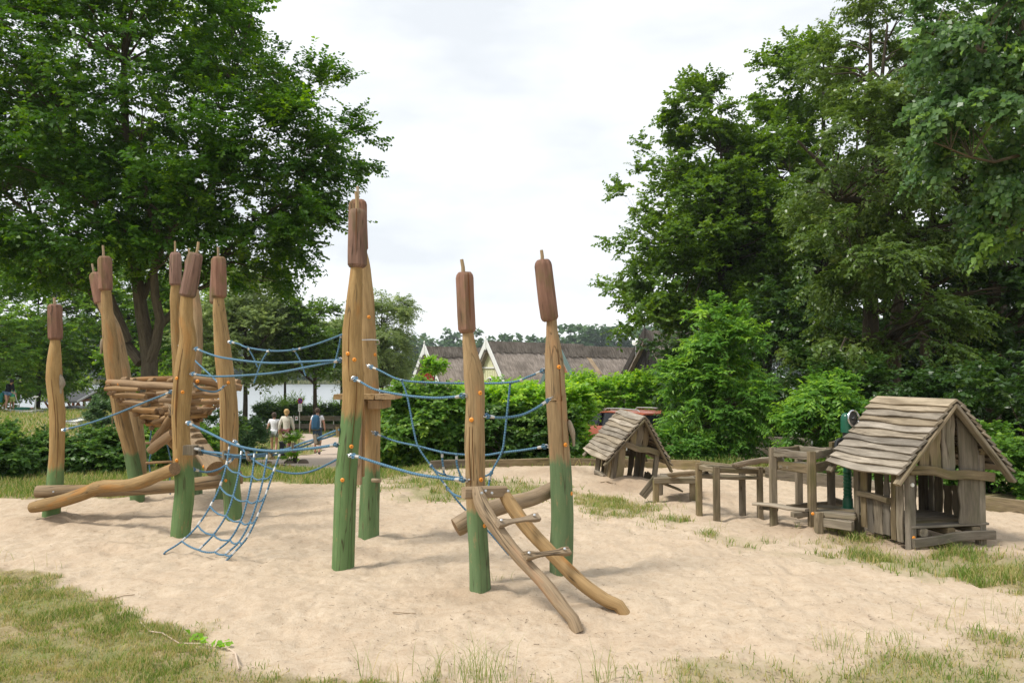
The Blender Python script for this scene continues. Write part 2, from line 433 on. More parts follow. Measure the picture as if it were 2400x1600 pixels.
def hbase(x, y):
    x = np.asarray(x, float); y = np.asarray(y, float)
    u = x / np.maximum(y, 6.0)
    l = np.interp(y, _Lp[:, 0], _Lp[:, 1]); c = np.interp(y, _C[:, 0], _C[:, 1]); r = np.interp(y, _R[:, 0], _R[:, 1]); fr = np.interp(y, _FR[:, 0], _FR[:, 1])
    wl = sst(-.375, -.52, u); wr = sst(-.14, -.09, u); wf = sst(.30, .40, u)
    h = l * wl + c * (1 - wl); h = h * (1 - wr) + r * wr; h = h * (1 - wf) + fr * wf
    h = h + 1.1 * np.exp(-((x + 39) / 7) ** 2 - ((y - 47) / 6) ** 2)
    return h
def pit_mask(x, y): return sst(-.12, .12, sdist(PIT, x, y) + .25 * (vnoise(np.asarray(x) * 2.2, np.asarray(y) * 2.2, 3) - .5))
def grass_density(x, y, soil=False):
    x = np.asarray(x, float); y = np.asarray(y, float)
    n = vnoise(x * 2.6, y * 2.6, 11) * .6 + vnoise(x * 7, y * 7, 12) * .4
    wob = (n - .5) * .55
    g = 1 - pit_mask(x, y)
    def lay(P, soft, amt, clump):
        d = sdist(P, x, y)
        return amt * sst(-soft, soft, d + wob * clump)
    patch = sst(.40, .62, vnoise(x * 3.1 + 5, y * 3.1, 21) * .6 + vnoise(x * 9, y * 9, 22) * .4)
    if soil: patch = .72 + .28 * patch
    g = np.maximum(g, lay(G_FRONT_L, .14, .95, 1.0) * (.34 + .66 * patch))
    g = np.maximum(g, lay(G_FRONT_R, .25, .62, 1.1) * (.18 + .82 * patch))
    g = np.maximum(g, lay(G_HOUSE, .26, .78, 1.3) * (.22 + .78 * patch))
    g = np.maximum(g, lay(G_STRIP, .34, .62, 1.8) * (.12 + .88 * patch))
    g = np.maximum(g, lay(G_STRIP2, .15, .5, 1.4) * patch)
    g = np.maximum(g, lay(G_MID, .4, .75, 1.8) * (.15 + .85 * patch))
    g = g * (1 - sst(-.25, .15, sdist(PATH, x, y)))
    return np.clip(g, 0, 1)
def height(x, y):
    x = np.asarray(x, float); y = np.asarray(y, float)
    h = hbase(x, y)
    for mx_, my_, r_, a_ in MOUNDS: h = h + a_ * np.exp(-((x - mx_) ** 2 + (y - my_) ** 2) / (r_ * r_))
    near = sst(30, 12, y) * sst(-2, 2, y)
    sd = pit_mask(x, y)
    ang = .35
    xr, yr = x * math.cos(ang) + y * math.sin(ang), -x * math.sin(ang) + y * math.cos(ang)
    b = (vnoise(x * 1.3, y * 1.3, 1) - .5) * .04 + (vnoise(x * 4, y * 4, 2) - .5) * .020
    d1 = vnoise(xr * 6.5, yr * 6.5, 4); d2 = vnoise(xr * 13, yr * 13, 5)
    d3 = vnoise(x * 9 + 3, y * 9, 9)
    dim = -sst(.50, .80, d1) * .022 - sst(.50, .85, d2) * .018 - sst(.62, .85, d3) * .014 + (vnoise(x * 19, y * 19, 6) - .5) * .018
    return h + near * (b + sd * dim + (1 - sd) * (vnoise(x * 3, y * 3, 8) - .5) * .03)
def hz(x, y): return float(height(np.array([x]), np.array([y]))[0])
def hb(x, y): return float(hbase(np.array([x]), np.array([y]))[0])

def axis_vals(lo, a, b, hi, fine, grow):
    mid = list(np.arange(a, b, fine)); out = []; v, s = b, fine
    while v < hi: out.append(v); s *= grow; v += s
    out.append(hi); left = []; v, s = a, fine
    while v > lo: s *= grow; v -= s; left.append(max(v, lo))
    return np.array(left[::-1] + mid + out)
gx = axis_vals(-500, -5.4, 6.2, 500, .058, 1.11)
gy = axis_vals(-70, 4.0, 13.0, 430, .052, 1.065)
GX, GY = np.meshgrid(gx, gy)
GZ = height(GX.ravel(), GY.ravel())
V = np.stack([GX.ravel(), GY.ravel(), GZ], 1)
nx, ny = len(gx), len(gy)
ii = (np.arange(ny - 1)[:, None] * nx + np.arange(nx - 1)[None, :]).ravel()
Q = np.stack([ii, ii + 1, ii + nx + 1, ii + nx], 1)
gd = grass_density(GX.ravel(), GY.ravel(), True)

t = NT('sand_and_soil'); pos = t.n('NewGeometry').outputs['Position']; gfa = t.attr('grassy')
fine = t.noise(pos, 90, 4, .7); med = t.noise(pos, 9, 5, .65); big = t.noise(pos, 1.1, 4, .6)
sand = t.mix(t.ramp(med, [(.3, 0.0), (.7, 1.0)]), (.46, .362, .258), (.56, .46, .345))
sand = t.mix(t.math('MULTIPLY', t.ramp(fine, [(.3, 1.0), (.5, 0.0)]), .35), sand, (.34, .235, .15))
sand = t.mix(t.math('MULTIPLY', t.ramp(big, [(.45, 0.0), (.7, 1.0)]), .35), sand, (.43, .315, .215))
spk = t.n('TexVoronoi', feature='F1'); t.set(spk.inputs['Vector'], pos); spk.inputs['Scale'].default_value = 34
sp = t.math('MULTIPLY', t.ramp(spk.outputs['Distance'], [(.06, 1.0), (.16, 0.0)]), t.ramp(t.noise(pos, 4, 3), [(.5, 0.0), (.62, 1.0)]))
sand = t.mix(t.math('MULTIPLY', sp, .75), sand, (.16, .10, .06))
mot = t.noise(t.vmul(pos, (1, 1.3, 1)), 26, 4, .7)
sand = t.mix(t.math('MULTIPLY', t.ramp(mot, [(.34, 1.0), (.5, 0.0)]), .34), sand, (.33, .22, .135))
soil = t.mix(t.ramp(med, [(.35, 0.0), (.65, 1.0)]), (.21, .17, .085), (.35, .285, .165))
soil = t.mix(t.ramp(big, [(.42, 0.0), (.6, .8)]), soil, (.16, .185, .06))
c = t.mix(t.ramp(t.math('ADD', gfa, t.math('MULTIPLY', t.math('SUBTRACT', med, .5), .7)), [(.22, 0.0), (.75, 1.0)]), sand, soil)
dmp = t.attr('damp'); c = t.mix(t.math('MULTIPLY', t.math('MULTIPLY', dmp, t.ramp(med, [(.3, .5), (.6, 1.0)])), .55), c, (.20, .125, .07))
def pits(sc, seed):
    v = t.n('TexVoronoi', feature='SMOOTH_F1'); vv = t.n('Mapping'); t.set(vv.inputs['Vector'], pos); vv.inputs['Scale'].default_value = (1, .62, 1); vv.inputs['Rotation'].default_value = (0, 0, seed); vv.inputs['Location'].default_value = (seed * 3, seed, 0)
    t.set(v.inputs['Vector'], vv.outputs[0]); v.inputs['Scale'].default_value = sc; return t.ramp(v.outputs['Distance'], [(.10, 0.0), (.42, 1.0)])
pit = t.math('ADD', t.math('MULTIPLY', pits(6.5, .4), .9), t.math('MULTIPLY', pits(11, 1.3), .6))
hgt = t.math('ADD', t.math('ADD', t.math('MULTIPLY', fine, .35), t.math('MULTIPLY', med, .9)), t.math('MULTIPLY', pit, .55))
M['ground'] = t.done(c, .95, .12, normal=t.bump(hgt, .85, .024))
put(np_obj('ground', V, Q, M['ground'], attrs={'grassy': gd, 'damp': np.clip(sum(a_ * np.exp(-((GX.ravel() - x_) / rx_) ** 2 - ((GY.ravel() - y_) / ry_) ** 2) for x_, y_, rx_, ry_, a_ in [(1.75, 11.7, .75, .5, 1.0), (2.6, 10.7, .5, .5, .8), (3.1, 8.5, .5, .4, .8), (3.7, 8.3, .5, .5, .7), (.7, 13.2, 1.0, .5, .8), (4.1, 8.0, .7, .6, .6), (-.35, 6.0, .35, .3, .5), (-5.2, 9.0, .6, .3, .4)]), 0, 1)}, smooth=True), 'pale sand of the play area running into lawn and lakeside slope', kind='structure')

# gravel path draped 3 cm over the ground
def drape(name, poly, mat, lift, step, label, kind='structure', cat=None):
    x0, y0 = poly.min(0); x1, y1 = poly.max(0)
    xs = np.arange(x0, x1 + step, step); ys = np.arange(y0, y1 + step, step)
    X, Y = np.meshgrid(xs, ys); keep = sdist(poly, X, Y) > -step * .5
    Z = height(X.ravel(), Y.ravel()) + lift
    V = np.stack([X.ravel(), Y.ravel(), Z], 1); n_ = len(xs)
    i = (np.arange(len(ys) - 1)[:, None] * n_ + np.arange(n_ - 1)[None, :])
    k = keep[:-1, :-1] & keep[1:, :-1] & keep[:-1, 1:] & keep[1:, 1:]
    i = i[k]; Q = np.stack([i, i + 1, i + n_ + 1, i + n_], 1)
    used = np.unique(Q); rm = np.zeros(len(V), int); rm[used] = np.arange(len(used))
    o = np_obj(name, V[used], rm[Q], mat, smooth=True)
    return put(o, label, cat, kind=kind)
t = NT('gravel'); pos = t.n('NewGeometry').outputs['Position']
f1 = t.noise(pos, 30, 4, .7); f2 = t.noise(pos, 1.2, 3)
M['gravel'] = t.done(t.mix(t.math('MULTIPLY', f2, .6), t.mix(f1, (.42, .33, .26), (.56, .46, .38)), (.36, .30, .235)), .95, .1, normal=t.bump(f1, .5, .02))
drape('path', PATH, M['gravel'], .03, .28, 'pinkish gravel path winding down towards the lake')

# lake
t = NT('lake_water'); pos = t.n('NewGeometry').outputs['Position']
wv = t.noise(t.vmul(pos, (1.6, 1.0, 1)), 1, 3)
M['water'] = t.done((.30, .33, .34), .30, 1.0, normal=t.bump(wv, .35, .06))
wb = MB()
for v in ((-600, 48, LAKE), (600, 48, LAKE), (600, 362, LAKE), (-600, 362, LAKE)): wb.add(v)
wb.face((0, 1, 2, 3))
put(wb.build('water', M['water'], smooth=0), 'pale lake reflecting the white sky', kind='structure')

# ------------------------------------------------------------------ grass blades
def blades(name, P, H, W, bend, tint, label, seg=2):
    seg = 1 if len(P) > 16000 and P[:, 1].mean() > 10 else seg
    """P roots (n,3); curved tapering blades"""
    n = len(P); a = rng.uniform(0, 2 * np.pi, n)
    side = np.stack([np.cos(a), np.sin(a), np.zeros(n)], 1)
    lean_a = rng.uniform(0, 2 * np.pi, n)
    lean = np.stack([np.cos(lean_a), np.sin(lean_a), np.zeros(n)], 1) * (bend * rng.uniform(.2, 1.0, n) * H)[:, None]
    up = np.array([0, 0, 1.0])
    m1 = P + up * (H * .55)[:, None] + lean * .3
    tp = P + up * (H * rng.uniform(.8, 1, n))[:, None] + lean
    w = side * (W * .5)[:, None]
    V = np.stack([P - w, P + w, m1 + w * .75, m1 - w * .75, tp + w * .12, tp - w * .12], 1).reshape(-1, 3)
    if seg == 1:
        V = np.stack([P - w, P + w, tp + w * .2, tp - w * .2], 1).reshape(-1, 3)
        return put(np_obj(name, V, np.arange(n * 4).reshape(-1, 4), M['grass'], attrs={'tint': np.repeat(tint, 4)}), label, kind='stuff')
    b = np.arange(n)[:, None] * 6
    Q = np.concatenate([b + np.array([0, 1, 2, 3]), b + np.array([3, 2, 4, 5])])
    return put(np_obj(name, V, Q, M['grass'], attrs={'tint': np.repeat(tint, 6)}), label, kind='stuff')
def scatter(n, x0, x1, y0, y1, fd, minh=.02):
    x = rng.uniform(x0, x1, n); y = rng.uniform(y0, y1, n)
    d = fd(x, y); k = rng.uniform(0, 1, n) < d
    return x[k], y[k], d[k]
def lawn(name, n, x0, x1, y0, y1, fd, hr, w, label, dry=.25, bend=.8):
    x, y, d = scatter(n, x0, x1, y0, y1, fd)
    cl = vnoise(x * 5, y * 5, 31) * .6 + vnoise(x * 1.1, y * 1.1, 32) * .4
    P = np.stack([x, y, height(x, y) - .004], 1)
    H = rng.uniform(hr[0], hr[1], len(x)) * (.55 + .9 * cl) * (.6 + .4 * d)
    ti = np.clip(rng.normal(.42, .26, len(x)) + (.5 - cl) * .9, 0, .85)
    dr = rng.uniform(0, 1, len(x)) < dry * (1.5 - cl)
    ti[dr] = rng.uniform(.85, 1.0, dr.sum())
    return blades(name, P, H, np.full(len(x), w) * rng.uniform(.7, 1.3, len(x)), bend, ti, label)
near = lambda x, y: grass_density(x, y) ** 1.3
lawn('grass', 150000, -4.6, .6, 3.6, 6.6, lambda x, y: near(x, y) * (sdist(G_FRONT_L, x, y) > -.6) * (np.abs(x) < y * .72), (.02, .062), .0048, 'short patchy lawn grass in the lower left corner', .42)
lawn('grass', 120000, -.2, 6.2, 3.6, 7.0, lambda x, y: near(x, y) * (sdist(G_FRONT_R, x, y) > -.7) * (np.abs(x) < y * .74), (.03, .085), .005, 'thin dry grass along the lower right edge of the sand', .38)
lawn('grass', 150000, .8, 7.2, 6.4, 11.4, lambda x, y: near(x, y) * ((sdist(G_HOUSE, x, y) > -.5) | (sdist(G_STRIP, x, y) > -.5) | (sdist(G_STRIP2, x, y) > -.4)), (.04, .12), .007, 'grass growing round the large playhouse and in a strip across the sand', .3)
lawn('grass', 56000, -9, 1.5, 10.2, 17.5, lambda x, y: near(x, y) * (y > 10.3), (.05, .13), .015, 'lawn behind the climbing posts', .22)
lawn('grass', 46000, -30, -1, 17.5, 52, lambda x, y: near(x, y) * (x > -.72 * y), (.07, .16), .045, 'far lawn sloping down to the lake', .25)
lawn('grass', 18000, 1.0, 8, 14.2, 19, near, (.08, .22), .014, 'grass behind the wooden edging of the sand', .2)
lawn('grass', 60000, -4.6, 6.0, 3.6, 6.8, lambda x, y: np.maximum(grass_density(x, y, True) - .15, 0) * (np.abs(x) < y * .74), (.012, .03), .005, 'flat dry thatch among the grass along the front edge', 1.0, 2.6)
# tall flowering stems along the front edge
tx, ty, tz_, tt, th = [], [], [], [], []
def tall(px, py, n, r, h):
    c = gnd(px, py); n = max(8, int(n * .5))
    a = rng.normal(0, r, (n, 2)); tx.extend(c.x + a[:, 0]); ty.extend(c.y + a[:, 1]); th.extend(rng.uniform(.35, 1, n) * h)
for (px, py, n, r, h) in [(1130, 1590, 150, .09, .33), (1090, 1585, 60, .12, .30), (1415, 1590, 70, .05, .24), (1030, 1580, 40, .05, .22), (940, 1590, 30, .06, .26), (860, 1585, 24, .05, .26), (1960, 1515, 120, .08, .17), (2110, 1500, 60, .05, .14),
                          (1610, 1580, 80, .07, .14), (2280, 1480, 90, .2, .16), (2070, 1508, 60, .07, .13), (2360, 1440, 90, .2, .18), (120, 1330, 14, .08, .2), (20, 1305, 20, .1, .2), (1770, 1560, 60, .12, .12),
                          (130, 1215, 30, .06, .09), (1168, 1360, 26, .04, .09), (2010, 1240, 90, .07, .22), (2150, 1330, 50, .1, .2), (1850, 1275, 30, .1, .16), (1560, 1190, 60, .2, .17), (1450, 1170, 70, .25, .17), (1680, 1240, 30, .12, .15), (2300, 1330, 70, .25, .17), (1240, 1598, 40, .1, .12), (1500, 1592, 60, .12, .1)]:
    tall(px, py, n, r, h)
tx, ty, th = map(np.array, (tx, ty, th))
blades('grass', np.stack([tx, ty, height(tx, ty) - .005], 1), th, np.full(len(tx), .0034), .75, np.clip(rng.normal(.6, .25, len(tx)), 0, 1), 'tall loose grass tufts with seed stems dotted over the sand')

# litter on the sand: bits of bark, dry leaves, twigs
n = 11000
x = rng.uniform(-5.5, 6.5, n); y = 4.3 + 8.5 * rng.uniform(0, 1, n) ** 1.4
k = (pit_mask(x, y) > .9) & (np.abs(x) < y * .75) & (rng.uniform(0, 1, n) < .25 + .75 * sst(.4, .65, vnoise(x * 1.2, y * 1.2, 77))); x, y = x[k], y[k]; n = len(x)
s = rng.uniform(.0018, .0055, n); a = rng.uniform(0, 6.28, n); el = rng.uniform(1, 4, n)
z = height(x, y) + .004
ux, uy = np.cos(a), np.sin(a)
V = []
for (p, q, hh) in ((-1, -.3, 0), (1, -.4, .3), (1.1, .35, .1), (-.9, .4, .5)):
    V.append(np.stack([x + s * (p * el * ux - q * uy), y + s * (p * el * uy + q * ux), z + s * hh * rng.uniform(0, 1.2, n)], 1))
V = np.stack(V, 1).reshape(-1, 3); Q = np.arange(n * 4).reshape(-1, 4)
M['litter'] = plain('dry_litter', (.075, .047, .028), .9, .1, var=.5, scale=3)
put(np_obj('leaf_litter', V, Q, M['litter']), 'small dark bits of bark and dry leaves strewn over the sand', kind='stuff')
# ================================================================== VEGETATION
import zlib
def reseed(label, k=0):
    global rng
    rng = np.random.default_rng(zlib.crc32(label.encode()) + k)
def nrm(a): return a / (np.linalg.norm(a, axis=-1, keepdims=True) + 1e-9)
def leaf_quads(P, D, Nn, S, ratio, fold=.12, hexa=False):
    D = nrm(D); side = nrm(np.cross(D, Nn)); up = np.cross(side, D)
    s = S[:, None]
    mid = P + D * s * .45
    w = side * s * ratio * .5
    base, tip = P, P + D * s - up * s * .12
    l, r = mid - w + up * s * fold, mid + w + up * s * fold
    n = len(P)
    if not hexa:
        V = np.stack([base, r, tip, l], 1).reshape(-1, 3); return V, np.arange(n * 4).reshape(-1, 4)
    m2 = P + D * s * .12
    r0, l0 = m2 + w * .75, m2 - w * .75
    V = np.stack([base, r0, r, tip, l, l0], 1).reshape(-1, 3); b = np.arange(n)[:, None] * 6
    return V, np.concatenate([b + np.array([0, 1, 2, 3]), b + np.array([0, 3, 4, 5])])
def spray(C, O, ntw, nlf, L, leaf, spread=.8, droop=.15, tilt=.5, upn=.9, ysh=.06, on=.35):
    """leafy twigs fanning out at every clump C along O; returns leaf arrays"""
    m = len(C)
    td = nrm(O[:, None, :] + spread * rng.normal(0, 1, (m, ntw, 3)) * np.array([1, 1, .7]))
    ln = L * rng.uniform(.5, 1.15, (m, ntw))
    t_ = np.linspace(.12, 1, nlf)[None, None, :] + rng.uniform(-.04, .04, (m, ntw, nlf))
    org = C[:, None, :] + rng.normal(0, L * .12, (m, ntw, 3))
    pos = org[:, :, None, :] + td[:, :, None, :] * (ln[:, :, None] * t_)[..., None]
    pos[..., 2] -= droop * ln[:, :, None] * t_ ** 2
    perp = nrm(np.cross(td, np.array([0, 0, 1.0]) + rng.normal(0, .25, (m, ntw, 3))))
    sg = np.where((np.arange(nlf) % 2 == 0), 1.0, -1.0)[None, None, :, None]
    ld = nrm(td[:, :, None, :] * .55 + perp[:, :, None, :] * sg + rng.normal(0, tilt * .5, (m, ntw, nlf, 3)))
    ld[..., 2] -= droop * 1.2
    nn = nrm(np.array([0, 0, upn]) + O[:, None, None, :] * on + rng.normal(0, tilt, (m, ntw, nlf, 3)))
    sz = leaf * rng.uniform(.65, 1.2, (m, ntw, nlf))
    cl = rng.uniform(0, 1, (m, 1, 1)) * .35; tip = np.clip(t_ - .82, 0, 1) * 1.4 * (rng.uniform(0, 1, (m, ntw, 1)) < ysh * 5)
    ti = np.clip(.12 + cl + rng.uniform(0, .35, (m, ntw, nlf)) + tip + (rng.uniform(0, 1, (m, 1, 1)) < ysh) * .45, 0, 1)
    return pos.reshape(-1, 3), ld.reshape(-1, 3), nn.reshape(-1, 3), sz.ravel(), np.broadcast_to(ti, sz.shape).ravel(), org, td, ln

def ell_points(E, m, shell=.55, lump=.35, nl=None):
    """clump bases inside ellipsoids E [(centre, radii, weight)], gathered into lumps; returns points and outward directions"""
    w = np.array([e[2] for e in E], float); w /= w.sum()
    Cs, Os = [], []
    for (c, r, _), wi in zip(E, w):
        k = max(3, int(m * wi)); c = np.array(c, float); r = np.array(r, float)
        L = nl or max(9, k // 6)
        d = nrm(rng.normal(0, 1, (L, 3))); rad = rng.uniform(shell, 1.0, (L, 1)) ** .7
        lc = d * rad
        pick = rng.integers(0, L, k)
        p = lc[pick] + rng.normal(0, lump * .5, (k, 3)) * np.array([1, 1, .55])
        ln = np.linalg.norm(p, axis=1, keepdims=True); p = np.where(ln > 1.08, p / ln * 1.08, p)
        Cs.append(c + p * r); o = nrm(p * np.array([1, 1, .8]) + np.array([0, 0, .18])); Os.append(o)
    return np.concatenate(Cs), np.concatenate(Os)

def E_px(px, py, Y, rx, rz, ry, w=None):
    c = at(px, py, Y); a, b = mw(rx, Y), mw(rz, Y)
    return (tuple(c), (a, ry, b), w if w is not None else a * b * ry ** .5)

def branches(mb, trunk_pts, C, frac, r0, seg=4):
    """thin wood from the nearest lower point of the limbs to a share of the clumps"""
    T = np.array([list(p) for p, r in trunk_pts]); TR = np.array([r for p, r in trunk_pts])
    idx = rng.choice(len(C), max(1, int(len(C) * frac)), replace=False)
    for i in idx:
        c = C[i]; d = np.linalg.norm(T - c, axis=1) + 1.2 * np.maximum(0, T[:, 2] - c[2] + .3)
        k = int(d.argmin()); a = T[k]; v = c - a; ln = np.linalg.norm(v)
        if ln < .15: continue
        b1 = a + v * .35 + np.array([0, 0, .10 * ln]) + rng.normal(0, .04 * ln, 3); b2 = a + v * .7 + np.array([0, 0, .08 * ln]) + rng.normal(0, .04 * ln, 3)
        r = min(TR[k] * .6, r0 * (.5 + ln * .25))
        mb.tube([a, b1, b2, c], [r, r * .7, r * .45, r * .18], n=5, cap=False)

def tree(name, label, base, trunk, limbs, E, m, ntw, nlf, L, leaf, mat, bark='bark', ratio=.7, group=None, frac=.3, br=.035, cat='tree', hexa=False, shell=.5, lump=.35, crown_cut=None, **kw):
    """trunk / limbs: [(point, radius), ...]"""
    reseed(label, kw.pop("seed", 0))
    t = thing(name, base, label, cat, group)
    tb = MB(); pts = []
    def limb(P, n):
        q = crom([(*p, r) for p, r in P], n)
        tb.tube([Vector(v[:3]) for v in q], [max(.004, v[3]) for v in q], n=9, rough=.10, cap=True)
        pts.extend([(v[:3], v[3]) for v in q])
    limb(trunk, 12)
    for l in limbs: limb(l, 10)
    C, O = ell_points(E, m, shell, lump)
    if crown_cut is not None:
        k = crown_cut(C); C, O = C[k], O[k]
    bb = MB(); branches(bb, pts, C, frac, br)
    tb.build('trunk', M[bark], t)
    if bb.v: put(bb.build('branches', M[bark], t), kind='stuff')
    P, D, Nn, S, ti, *_ = spray(C, O, ntw, nlf, L, leaf, **kw)
    V, Q = leaf_quads(P, D, Nn, S, ratio, hexa=hexa)
    np_obj('crown', V, Q, M[mat], t, {'tint': np.repeat(ti, 6 if hexa else 4)})
    return t

def bush(name, label, base, E, m, ntw, nlf, L, leaf, mat, ratio=.65, group=None, cat='shrub', stems=7, shell=.45, lump=.3, bark='bark', hexa=False, **kw):
    reseed(label)
    t = thing(name, base, label, cat, group)
    C, O = ell_points(E, m, shell, lump)
    zb = hbase(C[:, 0], C[:, 1]) + .04
    k = C[:, 2] > zb; C, O = C[k], O[k]
    sb = MB()
    for i in rng.choice(len(C), min(stems, len(C)), replace=False):
        c = C[i]; cx = base[0] + (c[0] - base[0]) * .45; cy = base[1] + (c[1] - base[1]) * .45
        z0 = hb(cx, cy) - .05
        sb.tube([(cx, cy, z0), ((cx + c[0]) / 2, (cy + c[1]) / 2, (z0 + c[2]) / 2 + .1), tuple(c)], [.022, .015, .006], n=5, cap=False)
    put(sb.build('stems', M[bark], t), kind='stuff')
    P, D, Nn, S, ti, *_ = spray(C, O, ntw, nlf, L, leaf, **kw)
    kk = P[:, 2] > hbase(P[:, 0], P[:, 1]) + .01
    V, Q = leaf_quads(P[kk], D[kk], Nn[kk], S[kk], ratio, hexa=hexa)
    np_obj('foliage', V, Q, M[mat], t, {'tint': np.repeat(ti[kk], 6 if hexa else 4)})
    return t
def gp(px, Y):                           # ground point under a photo column at a distance
    x = (px - CX) / F * Y / _cp * 1.0
    return Vector((x, Y, hb(x, Y)))

# ---- big linden on the left
D0 = 21.0; B0 = gp(345, D0)
def pt(px, py, Y=D0): return tuple(at(px, py, Y))
tree('linden_tree', 'huge dark green broadleaf tree filling the upper left', B0,
     [(B0 - Vector((0, 0, .3)), .26), (pt(352, 860), .21), (pt(335, 760), .18), (pt(318, 620), .15), (pt(300, 420), .12), (pt(290, 120), .07), (pt(300, -200), .02)],
     [[(pt(345, 870), .14), (pt(375, 760, 20.7), .12), (pt(358, 660, 20.4), .10), (pt(372, 560, 20.2), .08), (pt(345, 480, 20), .06), (pt(330, 330, 20), .02)],
      [(pt(372, 600, 20.3), .07), (pt(420, 520, 20), .05), (pt(500, 430, 20), .02)],
      [(pt(330, 850), .14), (pt(262, 760, 21.4), .11), (pt(190, 650, 21.8), .09), (pt(90, 520, 22), .06), (pt(-60, 400, 22), .03)],
      [(pt(300, 800), .12), (pt(240, 640, 20.5), .09), (pt(225, 480, 20), .06), (pt(150, 280, 20), .03)],
      [(pt(345, 800), .10), (pt(440, 690, 21.5), .08), (pt(560, 560, 21.5), .05), (pt(720, 430, 21), .02)],
      [(pt(335, 700), .10), (pt(420, 480, 22), .07), (pt(520, 260, 22), .05), (pt(590, 40, 22), .02)],
      [(pt(200, 680, 21), .06), (pt(100, 640, 20.4), .05), (pt(30, 600, 20), .03)]],
     [E_px(250, 170, 21, 400, 360, 4.6), E_px(610, 430, 21, 215, 215, 3.0), E_px(60, 440, 20, 260, 190, 3.6), E_px(440, 20, 21.5, 150, 190, 3.0), E_px(720, 330, 21, 140, 170, 2.0), E_px(350, 480, 20.5, 260, 140, 3.6),
      E_px(640, 590, 21, 140, 90, 1.8), E_px(-70, 150, 21, 150, 380, 4), E_px(690, 200, 21.5, 80, 90, 1.2), E_px(230, 560, 20.5, 330, 85, 3.2), E_px(70, 610, 20.5, 200, 70, 2.4), E_px(420, 640, 20.8, 120, 40, 2.0), E_px(500, 610, 20.8, 170, 60, 2.2), E_px(780, 330, 21, 80, 120, 1.4), E_px(720, 520, 21, 100, 110, 1.6)],
     2380, 6, 13, .64, .126, 'lf_linden', bark='barkl', ratio=.72, frac=.14, shell=.16, lump=.28, spread=.7, droop=.12, tilt=.42)

# ---- right-hand wood: alders, willow, overgrown trunks
def rtree(name, label, px, Y, hpx, E, m, mat, leaf, limbs=(), tr=.22, lean=0, group='trees of the wood on the right', bark='bark', **kw):
    b = gp(px, Y)
    ys = np.linspace(1.0, 0.0, 6); pyb = 878 + (CAMZ - b.z) / Y * F
    tk = [(b - Vector((0, 0, .3)), tr)] + [(tuple(at(px + lean * f, pyb + (hpx - pyb) * f, Y)), tr * (1 - .9 * f)) for f in (.12, .35, .6, .85, 1.0)]
    lb = [[(tuple(at(a, b_, Y + dz)), r) for a, b_, dz, r in l] for l in limbs]
    a = dict(ntw=5, nlf=14, L=.8, ratio=.8, frac=.25, br=.05, spread=.75, droop=.05, tilt=.5)
    a.update(kw)
    return tree(name, label, b, tk, lb, E, m, a.pop('ntw'), a.pop('nlf'), a.pop('L'), leaf, mat, bark=bark, group=group, **a)
rtree('alder_tree', 'tall pointed alder standing against the white sky on the right', 1690, 30, 250,
      [E_px(1655, 205, 30, 45, 50, 1.2), E_px(1655, 265, 30, 85, 90, 1.8), E_px(1640, 360, 30, 130, 80, 2.2), E_px(1620, 460, 30, 165, 80, 2.6), E_px(1600, 560, 29.5, 185, 80, 2.8), E_px(1590, 660, 29, 175, 70, 2.8), E_px(1500, 745, 28, 100, 30, 1.4), E_px(1620, 730, 29, 140, 50, 2.2), E_px(1760, 560, 30, 140, 150, 2.6), E_px(1790, 380, 31, 110, 120, 2), E_px(1690, 480, 30.5, 100, 200, 1.6)],
      1400, 'lf_alder', .158, lump=.34, shell=.3, spread=.65, L=.6, tilt=.55, ntw=5, nlf=12,
      limbs=[[(1690, 640, 0, .1), (1620, 600, -.4, .06), (1530, 585, -.6, .01)], [(1690, 520, 0, .08), (1760, 480, 0, .05), (1850, 400, .3, .02)], [(1690, 740, 0, .1), (1580, 725, -.8, .06), (1470, 745, -1.5, .01)], [(1690, 450, 0, .07), (1630, 410, 0, .04), (1560, 400, 0, .01)]])
rtree('alder_tree', 'broad dark tree just behind the pointed alder', 1930, 33, 130,
      [E_px(1890, 200, 33, 125, 100, 2.4), E_px(1830, 420, 33, 120, 120, 2.6), E_px(1900, 600, 33, 190, 150, 3)],
      720, 'lf_alder', .18, lump=.36, shell=.3, L=.75, tr=.3,
      limbs=[[(1930, 700, 0, .12), (1870, 480, 0, .07), (1880, 250, 0, .03)], [(1930, 600, 0, .1), (2000, 420, 0, .06), (2010, 250, 0, .02)]])
rtree('willow_tree', 'large willow with drooping grey green sprays and a torn limb', 2040, 22, 60,
      [E_px(2010, 380, 21, 190, 150, 2.6), E_px(2080, 130, 21.5, 170, 170, 2.4), E_px(1990, 600, 20.5, 180, 120, 2.3), E_px(2150, 420, 22, 190, 230, 2.4), E_px(2060, 760, 20, 200, 130, 2.0)],
      860, 'lf_sallow', .126, lump=.3, L=.6, ntw=6, droop=.4, tr=.28, ratio=.55, spread=.75,
      limbs=[[(2040, 560, 0, .14), (2120, 470, .5, .1), (2250, 440, 1, .06)], [(2050, 480, 0, .10), (1990, 465, -1.2, .09), (1960, 470, -1.6, .05)], [(2045, 600, 0, .12), (1960, 430, -.6, .07), (1870, 330, -1, .03)], [(2045, 420, 0, .1), (2060, 250, 0, .07), (2080, 60, 0, .03)],
              [(1985, 470, -1.3, .03), (1990, 560, -1.4, .02), (2010, 650, -1.5, .012), (1985, 690, -1.5, .004)]])
